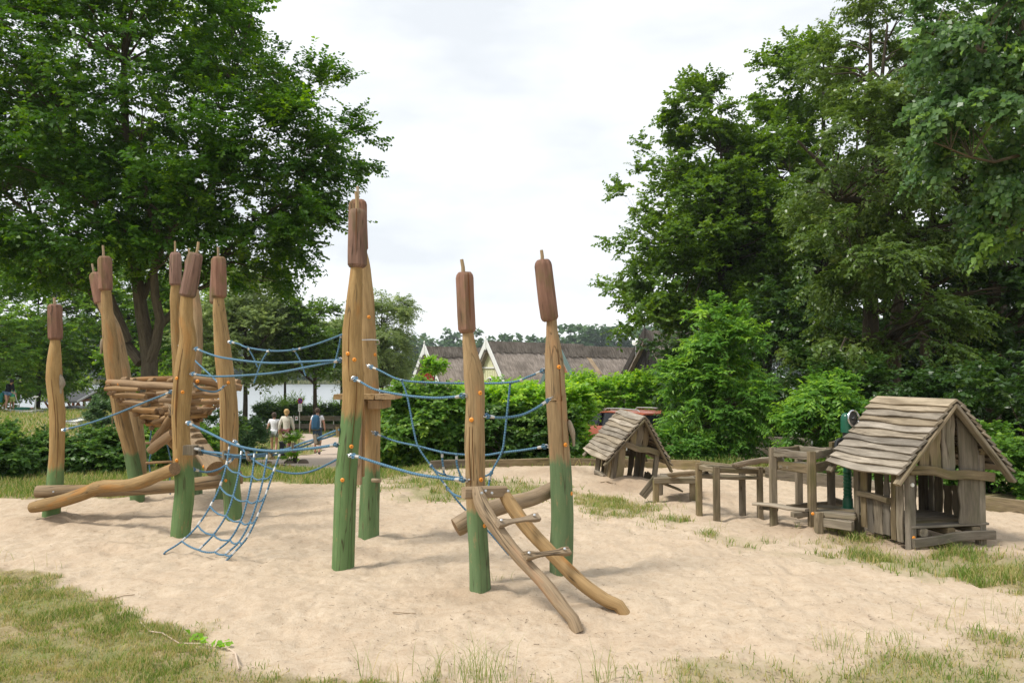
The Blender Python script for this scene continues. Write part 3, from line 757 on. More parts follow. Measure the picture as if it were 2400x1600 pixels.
rtree('oak_tree', 'dark tree with many bare trunks at the right edge', 2330, 24, -150,
      [E_px(2300, 250, 24, 210, 330, 3), E_px(2380, 650, 23, 200, 190, 2.8), E_px(2220, 720, 22.5, 150, 150, 2.2), E_px(2520, 400, 23, 180, 400, 2.6)],
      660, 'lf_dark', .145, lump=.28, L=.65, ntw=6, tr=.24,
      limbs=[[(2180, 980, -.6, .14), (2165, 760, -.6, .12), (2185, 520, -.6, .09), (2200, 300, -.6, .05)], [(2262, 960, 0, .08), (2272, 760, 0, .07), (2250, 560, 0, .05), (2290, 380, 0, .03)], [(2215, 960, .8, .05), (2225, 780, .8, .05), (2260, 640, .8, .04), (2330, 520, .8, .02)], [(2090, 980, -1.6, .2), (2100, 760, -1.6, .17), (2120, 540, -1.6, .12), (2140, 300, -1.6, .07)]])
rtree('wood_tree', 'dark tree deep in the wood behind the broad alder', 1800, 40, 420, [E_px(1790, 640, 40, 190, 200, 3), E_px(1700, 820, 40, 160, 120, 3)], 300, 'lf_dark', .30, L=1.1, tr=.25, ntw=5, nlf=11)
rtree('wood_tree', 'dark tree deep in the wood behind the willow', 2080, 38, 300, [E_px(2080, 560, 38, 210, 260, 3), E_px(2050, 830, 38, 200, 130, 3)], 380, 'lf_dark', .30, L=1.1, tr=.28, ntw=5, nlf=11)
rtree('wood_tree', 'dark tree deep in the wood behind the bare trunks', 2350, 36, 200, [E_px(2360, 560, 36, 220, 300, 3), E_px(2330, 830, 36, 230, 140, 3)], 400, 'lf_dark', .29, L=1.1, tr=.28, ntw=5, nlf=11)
# near aspen boughs reaching in at the upper right
D1 = 11.5; B1 = Vector((10.4, 12.0, hb(10.4, 12.0)))
tree('aspen_tree', 'near poplar whose large shiny leaves hang in at the upper right corner', B1,
     [(B1 - Vector((0, 0, .3)), .2), (B1 + Vector((0, 0, 2.5)), .17), (B1 + Vector((-.2, 0, 5)), .12), (B1 + Vector((-.3, 0, 8)), .05)],
     [[(tuple(B1 + Vector((-.1, 0, 3.4))), .06), (pt(2520, 350, 11.6), .04), (pt(2330, 380, 11.3), .02), (pt(2180, 330, 11.1), .008)],
      [(tuple(B1 + Vector((-.1, 0, 4.2))), .06), (pt(2480, 150, 11.5), .04), (pt(2300, 120, 11.3), .02), (pt(2130, 60, 11.1), .008)],
      [(tuple(B1 + Vector((0, 0, 2.8))), .05), (pt(2560, 520, 11.5), .03), (pt(2400, 540, 11.4), .015), (pt(2320, 520, 11.3), .006)]],
     [E_px(2290, 110, 11.4, 190, 150, .9), E_px(2330, 330, 11.3, 170, 130, .9), E_px(2390, 520, 11.5, 110, 85, .7), E_px(2480, 120, 11.6, 160, 220, 1.0), E_px(2250, 250, 11.2, 110, 60, .6), E_px(2500, 400, 11.7, 150, 160, 1)],
     520, 6, 11, .36, .088, 'lf_aspen', bark='barkl', ratio=.95, frac=.4, br=.012, hexa=False, shell=.3, lump=.3, spread=.7, droop=.5, tilt=.7, upn=.5)

# undergrowth of the wood, one shrub after another
ug = [(1640, 19, 870, 1020, 62, 'dark shrub between the orange car and the young ash'),
      (1800, 19.5, 800, 1050, 130, 'dark elder thicket behind the young ash'), (1960, 18.5, 860, 1060, 130, 'dark thicket behind the hand pump'),
      (2110, 17.5, 840, 1080, 120, 'deep green thicket behind the large playhouse roof'), (2260, 17, 860, 1060, 130, 'dark bramble thicket right of the playhouse gable'), (2470, 15.5, 790, 1090, 200, 'dark undergrowth at the right edge of the picture'),
      (1850, 26, 650, 1000, 170, 'tall shaded shrub under the alders'), (2050, 26, 700, 1000, 190, 'tall shaded shrub under the willow'), (2290, 26, 700, 1000, 210, 'tall shaded shrub under the bare trunks'), (1670, 27, 780, 1000, 85, 'shaded shrub at the foot of the pointed alder')]
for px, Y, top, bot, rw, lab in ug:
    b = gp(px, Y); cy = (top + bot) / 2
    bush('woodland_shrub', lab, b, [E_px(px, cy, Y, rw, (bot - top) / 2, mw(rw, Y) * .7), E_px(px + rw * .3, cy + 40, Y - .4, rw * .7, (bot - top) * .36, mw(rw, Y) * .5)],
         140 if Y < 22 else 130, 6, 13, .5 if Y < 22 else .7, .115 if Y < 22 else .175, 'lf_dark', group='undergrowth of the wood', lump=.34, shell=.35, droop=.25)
# brighter weeds along the right border of the sand
for px, Y, top, bot, rw, lab in [(2230, 11.4, 1030, 1130, 60, 'bright green bramble right behind the large playhouse'), (2340, 11.2, 990, 1165, 90, 'bright green bramble at the right edge beside the playhouse'), (2440, 10.6, 1000, 1180, 90, 'bright bramble running out of the picture on the right'), (2180, 12.2, 1060, 1150, 60, 'low nettles seen through the large playhouse'), (2060, 12.8, 1070, 1135, 70, 'low weeds behind the hand pump'), (1890, 13.6, 1085, 1130, 70, 'low ground elder behind the tall water table')]:
    b = gp(px, Y)
    bush('bramble', lab, b, [E_px(px, (top + bot) / 2 + 8, Y, rw, (bot - top) / 2, mw(rw, Y) * .8)], 135, 5, 11, .22, .066, 'lf_maple', group='weeds along the border of the sand', lump=.35, shell=.3, ratio=.85, droop=.2)

# young ash bushes with feathered leaves
def ash(px, Y, spine, E, m, label):
    b = gp(px, Y)
    tree('ash_sapling', label, b, [(b - Vector((0, 0, .1)), .035)] + [(tuple(at(a, b_, Y)), r) for a, b_, r in spine], [], E, m, 5, 15, .34, .095, 'lf_ash', bark='barkl', ratio=.36, frac=.5, br=.012, cat='young tree', lump=.3, shell=.3, spread=.6, droop=.3, tilt=.28, ysh=.10)
ash(1720, 15.6, [(1722, 1000, .03), (1715, 900, .025), (1690, 800, .018), (1650, 705, .006)],
    [E_px(1690, 960, 15.6, 115, 120, .75), E_px(1690, 830, 15.6, 95, 90, .65), E_px(1660, 745, 15.5, 42, 50, .3), E_px(1740, 780, 15.6, 48, 50, .35), E_px(1610, 880, 15.5, 55, 50, .35)], 470, 'bushy young ash tree with feathery bright leaves in front of the wood')
ash(1950, 14.2, [(1945, 1000, .02), (1935, 920, .015), (1930, 870, .006)],
    [E_px(1950, 935, 14.2, 75, 70, .5), E_px(1890, 1010, 14.1, 60, 50, .4), E_px(1980, 1000, 14.2, 80, 70, .5)], 260, 'smaller young ash tree behind the green hand pump')
for px, Y, top, bot, rw, lab in [(1580, 15.3, 1005, 1085, 55, 'loose light green sapling bush beside the small tilted playhouse'), (1640, 15.2, 1010, 1085, 35, 'thin twiggy bush between tilted playhouse and young ash')]:
    bush('sapling_bush', lab, gp(px, Y), [E_px(px, (top + bot) / 2, Y, rw, (bot - top) / 2, .4)], 90, 5, 12, .3, .07, 'lf_ash', lump=.4, shell=.2, ratio=.5, droop=.2)

# hedges in the middle
def hedge(label, x0px, x1px, Y0, Y1, top, thick, m, mat, leaf, name='hedge', zt=None, ntw=5, nlf=12, L=.3):
    reseed(label)
    t = thing(name, gp((x0px + x1px) / 2, (Y0 + Y1) / 2), label, 'hedge')
    f = rng.uniform(0, 1, m); px = x0px + (x1px - x0px) * f; Y = Y0 + (Y1 - Y0) * f
    x = (px - CX) / F * Y; zt_ = CAMZ - (top - 878) / F * Y + .10 * (vnoise(x * 1.5, Y * 0 + 1, 41) - .5) * 2 + .05 * rng.normal(0, 1, m)
    zb = hbase(x, Y)
    face = rng.uniform(0, 1, m)
    dy = np.where(face < .5, -thick / 2 + .12 * rng.normal(0, 1, m) + .18 * (vnoise(x * 1.8, zt_ * 0 + f * 3, 42) - .5), rng.uniform(-thick / 2, thick / 2, m))
    v = np.where(face < .5, rng.uniform(0.03, 1, m), rng.uniform(.75, 1, m))
    C = np.stack([x, Y + dy, zb + (zt_ - zb) * v], 1)
    O = nrm(np.stack([rng.normal(0, .3, m), np.where(face < .5, -1.0, -.2), np.where(v > .85, 1.2, .25)], 1))
    sb = MB()
    for i in range(0, m, max(1, m // 30)): sb.tube([(x[i], Y[i], zb[i] - .05), (x[i] + .1, Y[i], (zb[i] + zt_[i]) / 2), (x[i], Y[i], zt_[i] - .15)], [.03, .02, .008], n=5, cap=False)
    put(sb.build('stems', M['bark'], t), kind='stuff')
    P, D, Nn, S, ti, *_ = spray(C, O, ntw, nlf, L, leaf, spread=.8, droop=.1, tilt=.5, ysh=.14, on=.8)
    V, Q = leaf_quads(P, D, Nn, S, .65)
    np_obj('foliage', V, Q, M[mat], t, {'tint': np.repeat(ti, 4)})
hedge('tall fresh green hedge behind the climbing posts in front of the thatched houses', 1060, 1372, 17.0, 17.6, 924, 1.3, 980, 'lf_hedge', .094)
hedge('fresh green hedge behind the orange car', 1330, 1580, 30.5, 30.5, 893, 1.6, 480, 'lf_hedge', .14, L=.5)
bush('maple_bush', 'spreading light green maple bush left of the tall hedge', gp(985, 16.2), [E_px(985, 998, 16.2, 100, 92, .9), E_px(930, 1015, 15.9, 55, 72, .6), E_px(1040, 985, 16.3, 60, 70, .6), E_px(985, 930, 16.3, 60, 22, .5)], 480, 6, 11, .3, .092, 'lf_maple', ratio=.85, lump=.35, shell=.4, droop=.25, tilt=.45, ysh=.12)
bush('hazel_bush', 'dark rounded bush below the hedge behind the rope net', gp(1240, 16.0), [E_px(1275, 1020, 16.0, 85, 60, .5), E_px(1180, 1020, 16.0, 90, 62, .5)], 260, 6, 12, .26, .075, 'lf_shrub', ratio=.85, lump=.35, shell=.4)
hedge('clipped hedge along the lake shore behind the walkers', 605, 830, 49, 49, 961, 1.4, 340, 'lf_shrub', .18, L=.5)
# shrubs in front of the lawn on the left
for px, Y, top, bot, rw, lab in [(30, 13.4, 1015, 1110, 75, 'rose bush with dark leaves at the left edge'), (-40, 12.9, 1010, 1125, 80, 'dark rose bush cut by the left edge'), (95, 13.6, 1025, 1112, 60, 'dark leafy shrub left of the leftmost post'), (190, 13.8, 1010, 1108, 65, 'bright edged shrub right of the leftmost post'), (265, 14.0, 1030, 1105, 55, 'dark low shrub beside the leaning twin posts'), (440, 16.5, 1000, 1080, 60, 'yellow green shrub seen under the log nest'), (375, 15.5, 985, 1075, 45, 'light green shrub behind the rope ladder'), (500, 18.5, 940, 1065, 62, 'dark lilac shrub behind the log ramp')]:
    bush('flowering_shrub', lab, gp(px, Y), [E_px(px, (top + bot) / 2, Y, rw, (bot - top) / 2 + 4, mw(rw, Y)), E_px(px + rw * .4, (top + bot) / 2 + 12, Y - .25, rw * .6, (bot - top) * .36, .35)], 150, 6, 11, .24, .08, 'lf_shrub' if 'yellow' not in lab and 'light' not in lab else 'lf_maple', group='shrubs along the lawn', lump=.36, shell=.35, droop=.15, ysh=.1)
# junipers
def juniper(px, Y, top, bot, rw, label, m=170):
    bush('juniper_bush', label, gp(px, Y), [E_px(px, (top + bot) / 2, Y, rw, (bot - top) / 2, mw(rw, Y) * .9), E_px(px - rw * .4, (top + bot) / 2 + 10, Y - .2, rw * .6, (bot - top) * .4, mw(rw, Y) * .6), E_px(px + rw * .3, (top + bot) / 2 - 6, Y, rw * .65, (bot - top) * .42, mw(rw, Y) * .6)], m, 8, 10, .2, .085, 'lf_conifer', ratio=.34, cat='juniper', shell=.6, lump=.22, spread=.5, tilt=.6, droop=-.1)
juniper(585, 21.5, 985, 1088, 36, 'dense rounded juniper bush beside the path')
juniper(238, 26, 940, 1010, 42, 'small clipped juniper bush left of the leaning twin posts')
juniper(566, 23, 985, 1075, 32, 'juniper bush half hidden behind a post')

# background trees towards the lake
def btree(name, label, px, Y, E, m, mat, leaf, hpx, tr=.16, bark='bark', limbs=(), **kw):
    rtree(name, label, px, Y, hpx, E, m, mat, leaf, limbs, tr, group='trees by the lake', bark=bark, **kw)
btree('poplar_tree', 'grey green poplar by the lake behind the rope bridge', 575, 46, [E_px(570, 700, 46, 95, 70, 2.5), E_px(520, 790, 46, 90, 90, 2.5), E_px(610, 800, 46, 80, 90, 2.2), E_px(540, 845, 45, 50, 25, 1.8)], 400, 'lf_willow', .2, 650, L=1.0, limbs=[[(575, 850, 0, .1), (640, 770, 0, .06), (690, 720, 0, .02)]])
btree('alder_tree', 'small layered tree by the lake with a dark trunk', 738, 47, [E_px(735, 730, 47, 55, 32, 1.2), E_px(735, 790, 47, 75, 45, 1.6), E_px(705, 840, 47, 60, 30, 1.4), E_px(770, 850, 47, 50, 30, 1.2)], 300, 'lf_alder', .18, 700, L=.8, limbs=[[(738, 900, 0, .08), (690, 860, 0, .05), (640, 850, 0, .02)], [(738, 880, 0, .08), (790, 840, 0, .04), (820, 800, 0, .02)]])
btree('willow_tree', 'pale olive willow by the lake right of the tall middle posts', 895, 50, [E_px(888, 800, 50, 76, 90, 2.6), E_px(915, 740, 50, 50, 55, 1.8), E_px(850, 850, 50, 60, 60, 2), E_px(915, 850, 50, 36, 45, 2)], 460, 'lf_willow', .17, 690, L=.9, droop=.35, ratio=.45)
btree('maple_tree', 'light green tree mass behind the leftmost post', 90, 47, [E_px(60, 740, 47, 180, 140, 3), E_px(190, 760, 46, 110, 110, 2.6), E_px(40, 870, 45, 120, 50, 2.5), E_px(110, 640, 48, 150, 60, 2), E_px(230, 660, 48, 120, 70, 2)], 560, 'lf_back', .2, 640, L=1.0, ysh=.12)
btree('maple_tree', 'fresh green tree behind the leaning twin posts', 300, 50, [E_px(300, 760, 50, 130, 120, 3), E_px(430, 760, 50, 110, 110, 2.6), E_px(330, 870, 44, 90, 40, 2.0), E_px(480, 680, 52, 90, 60, 2)], 480, 'lf_back', .2, 680, L=1.0, ysh=.14)
btree('maple_tree', 'shaded tree at the far left edge', -80, 42, [E_px(-50, 780, 42, 120, 170, 3)], 180, 'lf_back', .2, 650, L=1.0)
btree('willow_tree', 'pale tree on the shore between the poplar and the small layered tree', 668, 58, [E_px(665, 800, 58, 60, 45, 2), E_px(640, 850, 58, 50, 30, 1.6), E_px(700, 845, 58, 40, 26, 1.6)], 190, 'lf_willow', .24, 770, L=.9)
btree('willow_tree', 'pale tree on the shore seen between the left posts', 470, 60, [E_px(475, 790, 60, 70, 60, 2), E_px(500, 850, 60, 45, 35, 1.6)], 170, 'lf_willow', .25, 740, L=.9)
btree('willow_tree', 'pale tree on the shore just left of the tallest post', 800, 60, [E_px(795, 800, 60, 45, 50, 2), E_px(800, 855, 60, 40, 25, 1.6)], 130, 'lf_willow', .25, 760, L=.9)
for px, Y, top, bot, rw, lab in [(20, 50, 840, 935, 90, 'bright shrub behind the netting at the far left'), (130, 54, 850, 930, 60, 'bright shrub behind the leftmost post by the boats'), (300, 47, 880, 945, 50, 'light green shrub left of the log nest by the lake'), (400, 46, 880, 950, 60, 'light green shrub behind the log nest')]:
    bush('lakeside_shrub', lab, gp(px, Y), [E_px(px, (top + bot) / 2, Y, rw, (bot - top) / 2, 1.5)], 120, 5, 11, .7, .2, 'lf_back', group='shrubs by the lake', lump=.35, shell=.35)
btree('topiary_tree', 'small round headed tree in front of the red gable', 1018, 40, [E_px(1022, 852, 40, 20, 13, .5), E_px(1006, 862, 40, 12, 9, .3)], 60, 'lf_hedge', .11, 850, tr=.12, L=.35)
bush('reed_bed', 'tall pale reeds on the lake shore', gp(680, 51.5), [E_px(650, 962, 51.5, 50, 8, .8), E_px(690, 955, 51.5, 25, 12, .6), E_px(780, 958, 51.5, 40, 10, .6)], 90, 6, 6, .5, .35, 'lf_back', ratio=.12, cat='reeds', tilt=.2, upn=.1, droop=-.6)

reseed('far wood')
# far wood across the lake: reads as one mass
C_, O_ = [], []
for i in range(170):
    px = -60 + 2500 * (i + rng.uniform(0, 1)) / 170; Y = rng.uniform(356, 400); x = (px - CX) / F * Y
    top = np.interp(px, [0, 520, 760, 960, 1050, 1200, 1260, 1380, 1520, 2500], [760, 755, 800, 790, 792, 790, 800, 772, 760, 740]) + rng.normal(0, 7)
    zt_ = CAMZ + (878 - top) / F * Y; r = rng.uniform(5, 7.5)
    c, o = ell_points([((x, Y, zt_ - r * .9), (r, r * .8, r * .95), 1), ((x, Y, (zt_ - r) * .45), (r * .9, r * .7, zt_ * .5), 1.6)], 54, .5, .3)
    C_.append(c); O_.append(o)
C_, O_ = np.concatenate(C_), np.concatenate(O_)
P, D, Nn, S, ti, *_ = spray(C_, O_, 2, 3, 2.2, 3.0, tilt=.6)
V, Q = leaf_quads(P, D, Nn, S, .8)
put(np_obj('far_wood', V, Q, M['lf_wood'], attrs={'tint': np.repeat(ti, 4)}), 'hazy wood on the far shore of the lake', kind='stuff')
n = 9000; px = rng.uniform(-200, 2600, n); Y = rng.uniform(349, 353, n); x = (px - CX) / F * Y
V, Q = leaf_quads(np.stack([x, Y, np.full(n, LAKE - .1)], 1), np.stack([rng.normal(0, .1, n), rng.normal(0, .1, n), np.ones(n)], 1), np.tile([0, -1.0, 0], (n, 1)) + rng.normal(0, .3, (n, 3)), rng.uniform(1.2, 2.2, n), .35)
M['reed'] = leafmat('reed_leaf', (.16, .19, .06), (.23, .25, .09), (.32, .30, .13), .3)
put(np_obj('reeds', V, Q, M['reed'], attrs={'tint': np.repeat(rng.uniform(0, 1, n), 4)}), 'pale reed belt along the far shore', kind='stuff')
# ================================================================== CLIMBING POSTS (bulrush posts)
random.seed(3)
POSTS = {}
def cap_disc(parent, p, nrml, r=.0178, name='bolt_cap'):
    mb = MB().lathe([(0, r * .38), (r * .22, r * .42), (r * .3, r * .55), (r * .7, r * .5), (r, r * .2), (r, -r * .25)], p, nrml, 12)
    o = mb.build(name, M['orange'], parent)
    MB().lathe([(0, r * .46), (r * .24, r * .44)], p, nrml, 8).build('recess', M['slot'], o)
def bolt(parent, p, nrml, r=.011):
    MB().lathe([(0, r * .7), (r * .7, r * .55), (r, r * .1), (r, -r * .4)], p, nrml, 10).build('bolt', M['steel'], parent)

def post(key, Y, shaft, head, stick, green, caps, label, split=False, hr=1.0):
    """shaft: (px, py, width px) from top to base; head: (x0,y0,x1,y1,w) bottom->top; green: (py centre, half softness px)"""
    pts = [(*at(x, y, Y), mw(w, Y) / 2) for x, y, w in shaft]
    base = pts[-1]
    root = thing('climbing_post', (base[0], base[1], 0), label, 'climbing post', 'bulrush posts of the climbing frame')
    q = crom(pts, 26)
    q.append(np.array([q[-1][0], q[-1][1], -.25, q[-1][3]]))
    zc = at(0, green[0], Y).z if green else -9; zs = mw(green[1], Y) if green else 1
    def paint(P): return float(.5 - .5 * max(-1, min(1, (P.z - zc) / zs)))
    mb = MB()
    mb.tube([Vector(v[:3]) for v in q], [v[3] for v in q], n=16, rough=.055, paint=paint if green else None, capmat=0)
    mb.build('shaft', M['post'], root, smooth=50)
    x0, y0, x1, y1, w = head
    a, b = at(x0, y0, Y), at(x1, y1, Y); r = mw(w, Y) / 2 * hr
    ts = [0, .018, .06, .3, .6, .9, .955, 1.0]; rs = [.66, .84, 1.0, 1.02, 1.0, .985, .9, .68]
    hb_ = MB(); hb_.tube([a.lerp(b, t) for t in ts], [r * k for k in rs], n=9, rough=.06)
    ho = hb_.build('bulrush_head', M['head'], root, smooth=24)
    if split:                                   # drying split down the head
        d = (b - a); sx = random.uniform(-.2, .45) * r
        f = Vector((sx, -math.sqrt(max(0, r * r - sx * sx)) - .001, 0))
        MB().tube([a.lerp(b, .98) + f * .93, a.lerp(b, .6) + f * 1.03, a.lerp(b, .2) + f * 1.02], [.0035, .004, .001], n=5).build('split', M['slot'], ho)
    sx0, sy0, sx1, sy1 = stick
    s0, s1 = at(sx0, sy0 + 6, Y), at(sx1, sy1, Y)
    MB().tube([s0, s0.lerp(s1, .5) + Vector((.004, 0, 0)), s1], [.016, .015, .014], n=8, rough=.06).build('stick', M['stick'], root)
    ax = np.array([v[:4] for v in q])
    def surf(px, py, lift=.0):
        z = at(px, py, Y).z; k = int(np.abs(ax[:, 2] - z).argmin()); c = Vector(ax[k, :3]); rr = ax[k, 3]
        dx = max(-.93, min(.93, (at(px, py, Y).x - c.x) / rr))
        nn = Vector((dx, -math.sqrt(1 - dx * dx), 0))
        return Vector((c.x, c.y, z)) + nn * (rr + lift), nn
    for _ in range(2 if Y < 9.5 else 0):          # long drying cracks
        i0 = random.randint(5, 12); i1 = min(len(ax) - 3, i0 + random.randint(6, 12)); th_ = random.uniform(-2.4, -.75); P_ = []
        for i in range(i0, i1):
            v = ax[i]; th_ += random.uniform(-.05, .05); P_.append(Vector(v[:3]) + Vector((math.cos(th_), math.sin(th_), 0)) * (v[3] * 1.012))
        MB().tube(P_, [.0009 + .0022 * math.sin(math.pi * (k + .5) / len(P_)) for k in range(len(P_))], n=4).build('crack', M['slot'], root)
    for (px, py) in caps:
        p, nn = surf(px, py); cap_disc(root, p, nn)
    POSTS[key] = (root, surf, Y)
    return root

post('A', 9.17, [(129, 790, 20), (129, 815, 25), (127, 870, 35), (128, 905, 34), (134, 965, 34), (134, 1050, 33), (129, 1130, 36), (119, 1216, 38)], (130, 797, 128, 713, 33), (128, 713, 126.5, 697), (1095, 38), [], 'shortest bulrush post, the leftmost of the climbing frame')
post('B', 10.6, [(248, 675, 21), (250, 710, 24), (252, 740, 27), (259, 800, 34), (266, 870, 34), (282, 965, 33), (304, 1051, 31), (317, 1110, 32), (322, 1170, 31)], (247, 682, 245, 601, 32), (242.5, 601, 241, 575), (1062, 16), [], 'front one of the leaning twin posts on the left, with an upright head')
post('C', 11.4, [(237, 705, 22), (252, 738, 26), (266, 775, 33), (278, 825, 35), (291, 890, 34), (313, 965, 33), (322, 1022, 31), (327, 1094, 30), (328, 1155, 30)], (236, 712, 222, 639, 27), (220, 639, 216, 618), (1130, 14), [], 'rear one of the leaning twin posts on the left, its head tipped sideways')
post('D', 11.2, [(411, 664, 19), (411, 704, 24), (413, 780, 23), (417, 870, 24), (421, 950, 26), (424, 1060, 28), (426, 1155, 30)], (411, 670, 411, 592, 28), (410, 592, 410, 565), (1085, 20), [], 'rear post left of the crooked post, upright head above the nest', split=False)
post('F', 10.95, [(455, 680, 20), (462, 730, 22), (464, 800, 22), (458, 880, 25), (454, 960, 26), (458, 1060, 26), (460, 1162, 28)], (449, 690, 446, 606, 27), (445, 606, 442, 582), (1075, 20), [], 'rear post hidden behind the crooked post with a twisted head', split=False)
post('E', 8.35, [(438, 690, 26), (437, 725, 30), (437, 755, 32), (441, 793, 36), (435, 844, 42), (428, 907, 43), (424, 965, 40), (425, 1022, 40), (428, 1080, 42), (433, 1137, 43), (428, 1194, 44), (423, 1250, 45)], (439, 697, 459, 593, 38), (460, 592, 465, 567), (1092, 30), [(423, 886), (436, 918), (423, 1076)], 'crooked front left post with its brown head bent to the right')
post('H', 10.6, [(507, 700, 18), (518, 760, 24), (530, 850, 30), (540, 950, 32), (542, 1020, 32), (530, 1100, 30), (517, 1170, 29)], (505, 713, 509, 625, 28), (510, 625, 511, 600), (1085, 20), [], 'rear post mostly hidden behind the second tall left post', split=False)
post('G', 9.3, [(513, 692, 22), (514, 725, 28), (516, 755, 32), (522, 819, 37), (529, 883, 38), (535, 936, 40), (537, 1022, 41), (538, 1094, 39), (545, 1166, 39), (548, 1212, 39)], (514, 699, 512, 602, 36), (511, 602, 511, 579), (1092, 28), [(541, 896), (536, 1123)], 'straight post right of the crooked post, carrying the upper rope')
post('J', 8.1, [(842, 575, 26), (849, 610, 32), (853, 665, 40), (856, 720, 44), (861, 846, 46), (866, 930, 46), (870, 978, 45), (868, 1073, 45), (867, 1137, 46), (864, 1262, 49)], (842, 590, 839, 469, 44), (838, 469, 838, 437), (1100, 26), [(868, 744), (881, 831)], 'tall rear middle post carrying the small plank platform')
post('I', 6.9, [(836, 620, 27), (835, 650, 31), (830, 719, 40), (826, 767, 45), (826, 846, 48), (827.5, 882, 52), (828, 930, 50), (822, 993, 48), (817, 1041, 49), (811, 1105, 50), (808, 1185, 51), (804, 1329, 52)], (836, 628, 838, 491, 45), (837, 491, 834.5, 450), (975, 62), [(820, 829), (835, 843), (828, 1044), (808, 1121)], 'tallest post in the middle front with a long brown head', split=True)
post('K', 6.09, [(1096, 775, 25), (1098, 800, 29), (1102, 827, 34), (1109, 877, 46), (1113.5, 939, 45), (1113, 1009, 46), (1113, 1070, 46), (1114, 1121, 46), (1117, 1180, 47), (1119, 1233, 46), (1122, 1300, 47), (1125, 1388, 49)], (1095, 781, 1089, 638, 43), (1086, 638, 1082, 608), (1192, 26), [(1126, 920), (1106, 982), (1128, 1121), (1136, 1228)], 'front post with a split brown head where the ladder leans', split=True)
post('L', 6.7, [(1293, 748, 24), (1294, 775, 27), (1296, 799, 32), (1299, 855, 45), (1304, 939, 47), (1304, 930, 47), (1310, 1041, 49), (1315, 1121, 50), (1318, 1201, 51), (1317, 1251, 52), (1314, 1344, 52)], (1288, 753, 1272, 609, 42), (1271, 609, 1269, 586), (1080, 40), [(1309, 860), (1324, 1040), (1338, 1154)], 'right front post with its brown head leaning left')

# ---- carved birds: parts of their posts
M['bird'] = wood('carved_bird_wood', (.20, .16, .11), (.34, .29, .21), (.14, .11, .07), .6, crack=.5)
def bird(key, path, name='carved_bird'):
    root, surf, Y = POSTS[key]
    P = [at(x, y, Y - .02) for x, y, w in path]; R = [mw(w, Y) / 2 for x, y, w in path]
    q = crom([(*p, r) for p, r in zip(P, R)], 12)
    mb = MB(); mb.tube([Vector(v[:3]) for v in q], [max(.003, v[3]) for v in q], n=10, rough=.08)
    o = mb.build(name, M['bird'], root)
    a = P[0]; b = P[1]
    MB().tube([a.lerp(b, .25), a + (a - b) * .8 + Vector((-.02 if key != 'B' else .02, -.004, -.006))], [.009, .002], n=6).build('beak', M['slot'], o)
bird('A', [(141, 877, 4), (143, 883, 9), (145, 891, 11.5), (146, 898, 13.5), (145, 905, 11), (142.5, 912, 7), (141, 922, 8)])
bird('B', [(240, 793, 3), (240, 797, 8), (240, 805, 10), (239, 813, 10), (238, 820, 6), (237, 829, 5)])
bird('L', [(1333, 984, 5), (1335, 990, 11), (1338, 1000, 13), (1341, 1011, 14), (1343, 1022, 11), (1344, 1032, 8), (1345, 1045, 7)])

# ---- ropes
def rope(label, pts, d0, d1, r=.010, ends='ee', name='climbing_rope', dips=0.0, fer=None):
    """pts in photo pixels; ends: e = eye with shackle, - = plain, k = knot"""
    P = np.array(pts, float); cum = np.concatenate([[0], np.cumsum(np.hypot(np.diff(P[:, 0]), np.diff(P[:, 1])))]); cum /= cum[-1]
    W = [at(x, y, d0 + (d1 - d0) * c - dips * math.sin(math.pi * c)) for (x, y), c in zip(pts, cum)]
    q = [Vector(v) for v in crom(W, max(8, len(W) * 4))]
    root = thing(name, W[0], label, 'rope', 'blue ropes of the climbing frame')
    mb = MB(); mb.tube(q, r, n=8, dome=r * .5)
    fe = []
    for e, (p, nx_) in zip(ends, ((q[0], q[1]), (q[-1], q[-2]))):
        d = (nx_ - p).normalized()
        if e == 'e':
            ax = d.cross(Vector((0, 0, 1))).normalized()
            mb.torus(p + d * .026, ax.cross(d) * .4 + ax, .020, r * .55, 12, 6, 1.0)
            MB().torus(p - d * .006, Vector((0, 0, 1)) * .5 + ax * .5, .019, .0055, 10, 5).build('shackle', M['steel'], root)
            MB().tube([p - d * .05 + Vector((0, .03, 0)), p - d * .012], [.007, .006], n=6).build('eye_bolt', M['steel'], root)
            fe.append((p + d * .052, p + d * .094))
        elif e == 'k':
            mb.torus(p, d, r * 1.3, r * .9, 8, 6)
    mb.build('rope', M['rope'], root)
    for a, b in fe: MB().tube([a, a.lerp(b, .5), b], [r * 1.32, r * 1.4, r * 1.32], n=8).build('ferrule', M['alu'], root)
    for f in (fer or []):
        k = int(f * (len(q) - 1)); k = min(max(k, 0), len(q) - 2); d = (q[k + 1] - q[k]).normalized()
        MB().tube([q[k], q[k] + d * .03], r * 1.35, n=8).build('ferrule', M['alu'], root)
    return root
rope('upper blue rope with hanging tails, from the straight left post to the rear middle post', [(538, 801), (560, 806), (579, 814), (632, 822), (686, 820), (739, 807), (799, 785), (842, 767)], 9.2, 8.05, .0105, 'e-', fer=[.62])
rope('blue rope tail hanging from the upper rope, leftmost one', [(580, 814), (584, 820), (594, 838), (604, 861)], 9.0, 9.0, .009, 'k-', fer=[.1])
rope('longer blue rope tail hanging from the upper rope, second from left', [(632, 821), (626, 826), (612, 850), (595, 898)], 8.85, 8.85, .009, 'k-', fer=[.08])
rope('blue rope tail hanging from the upper rope, third from left', [(686, 819), (692, 825), (705, 848), (716, 880)], 8.65, 8.65, .009, 'k-', fer=[.1])
rope('blue rope tail hanging from the upper rope beside the tallest post', [(799, 785), (795, 810), (789, 835), (783, 862)], 8.3, 8.3, .009, 'k-', fer=[.06])
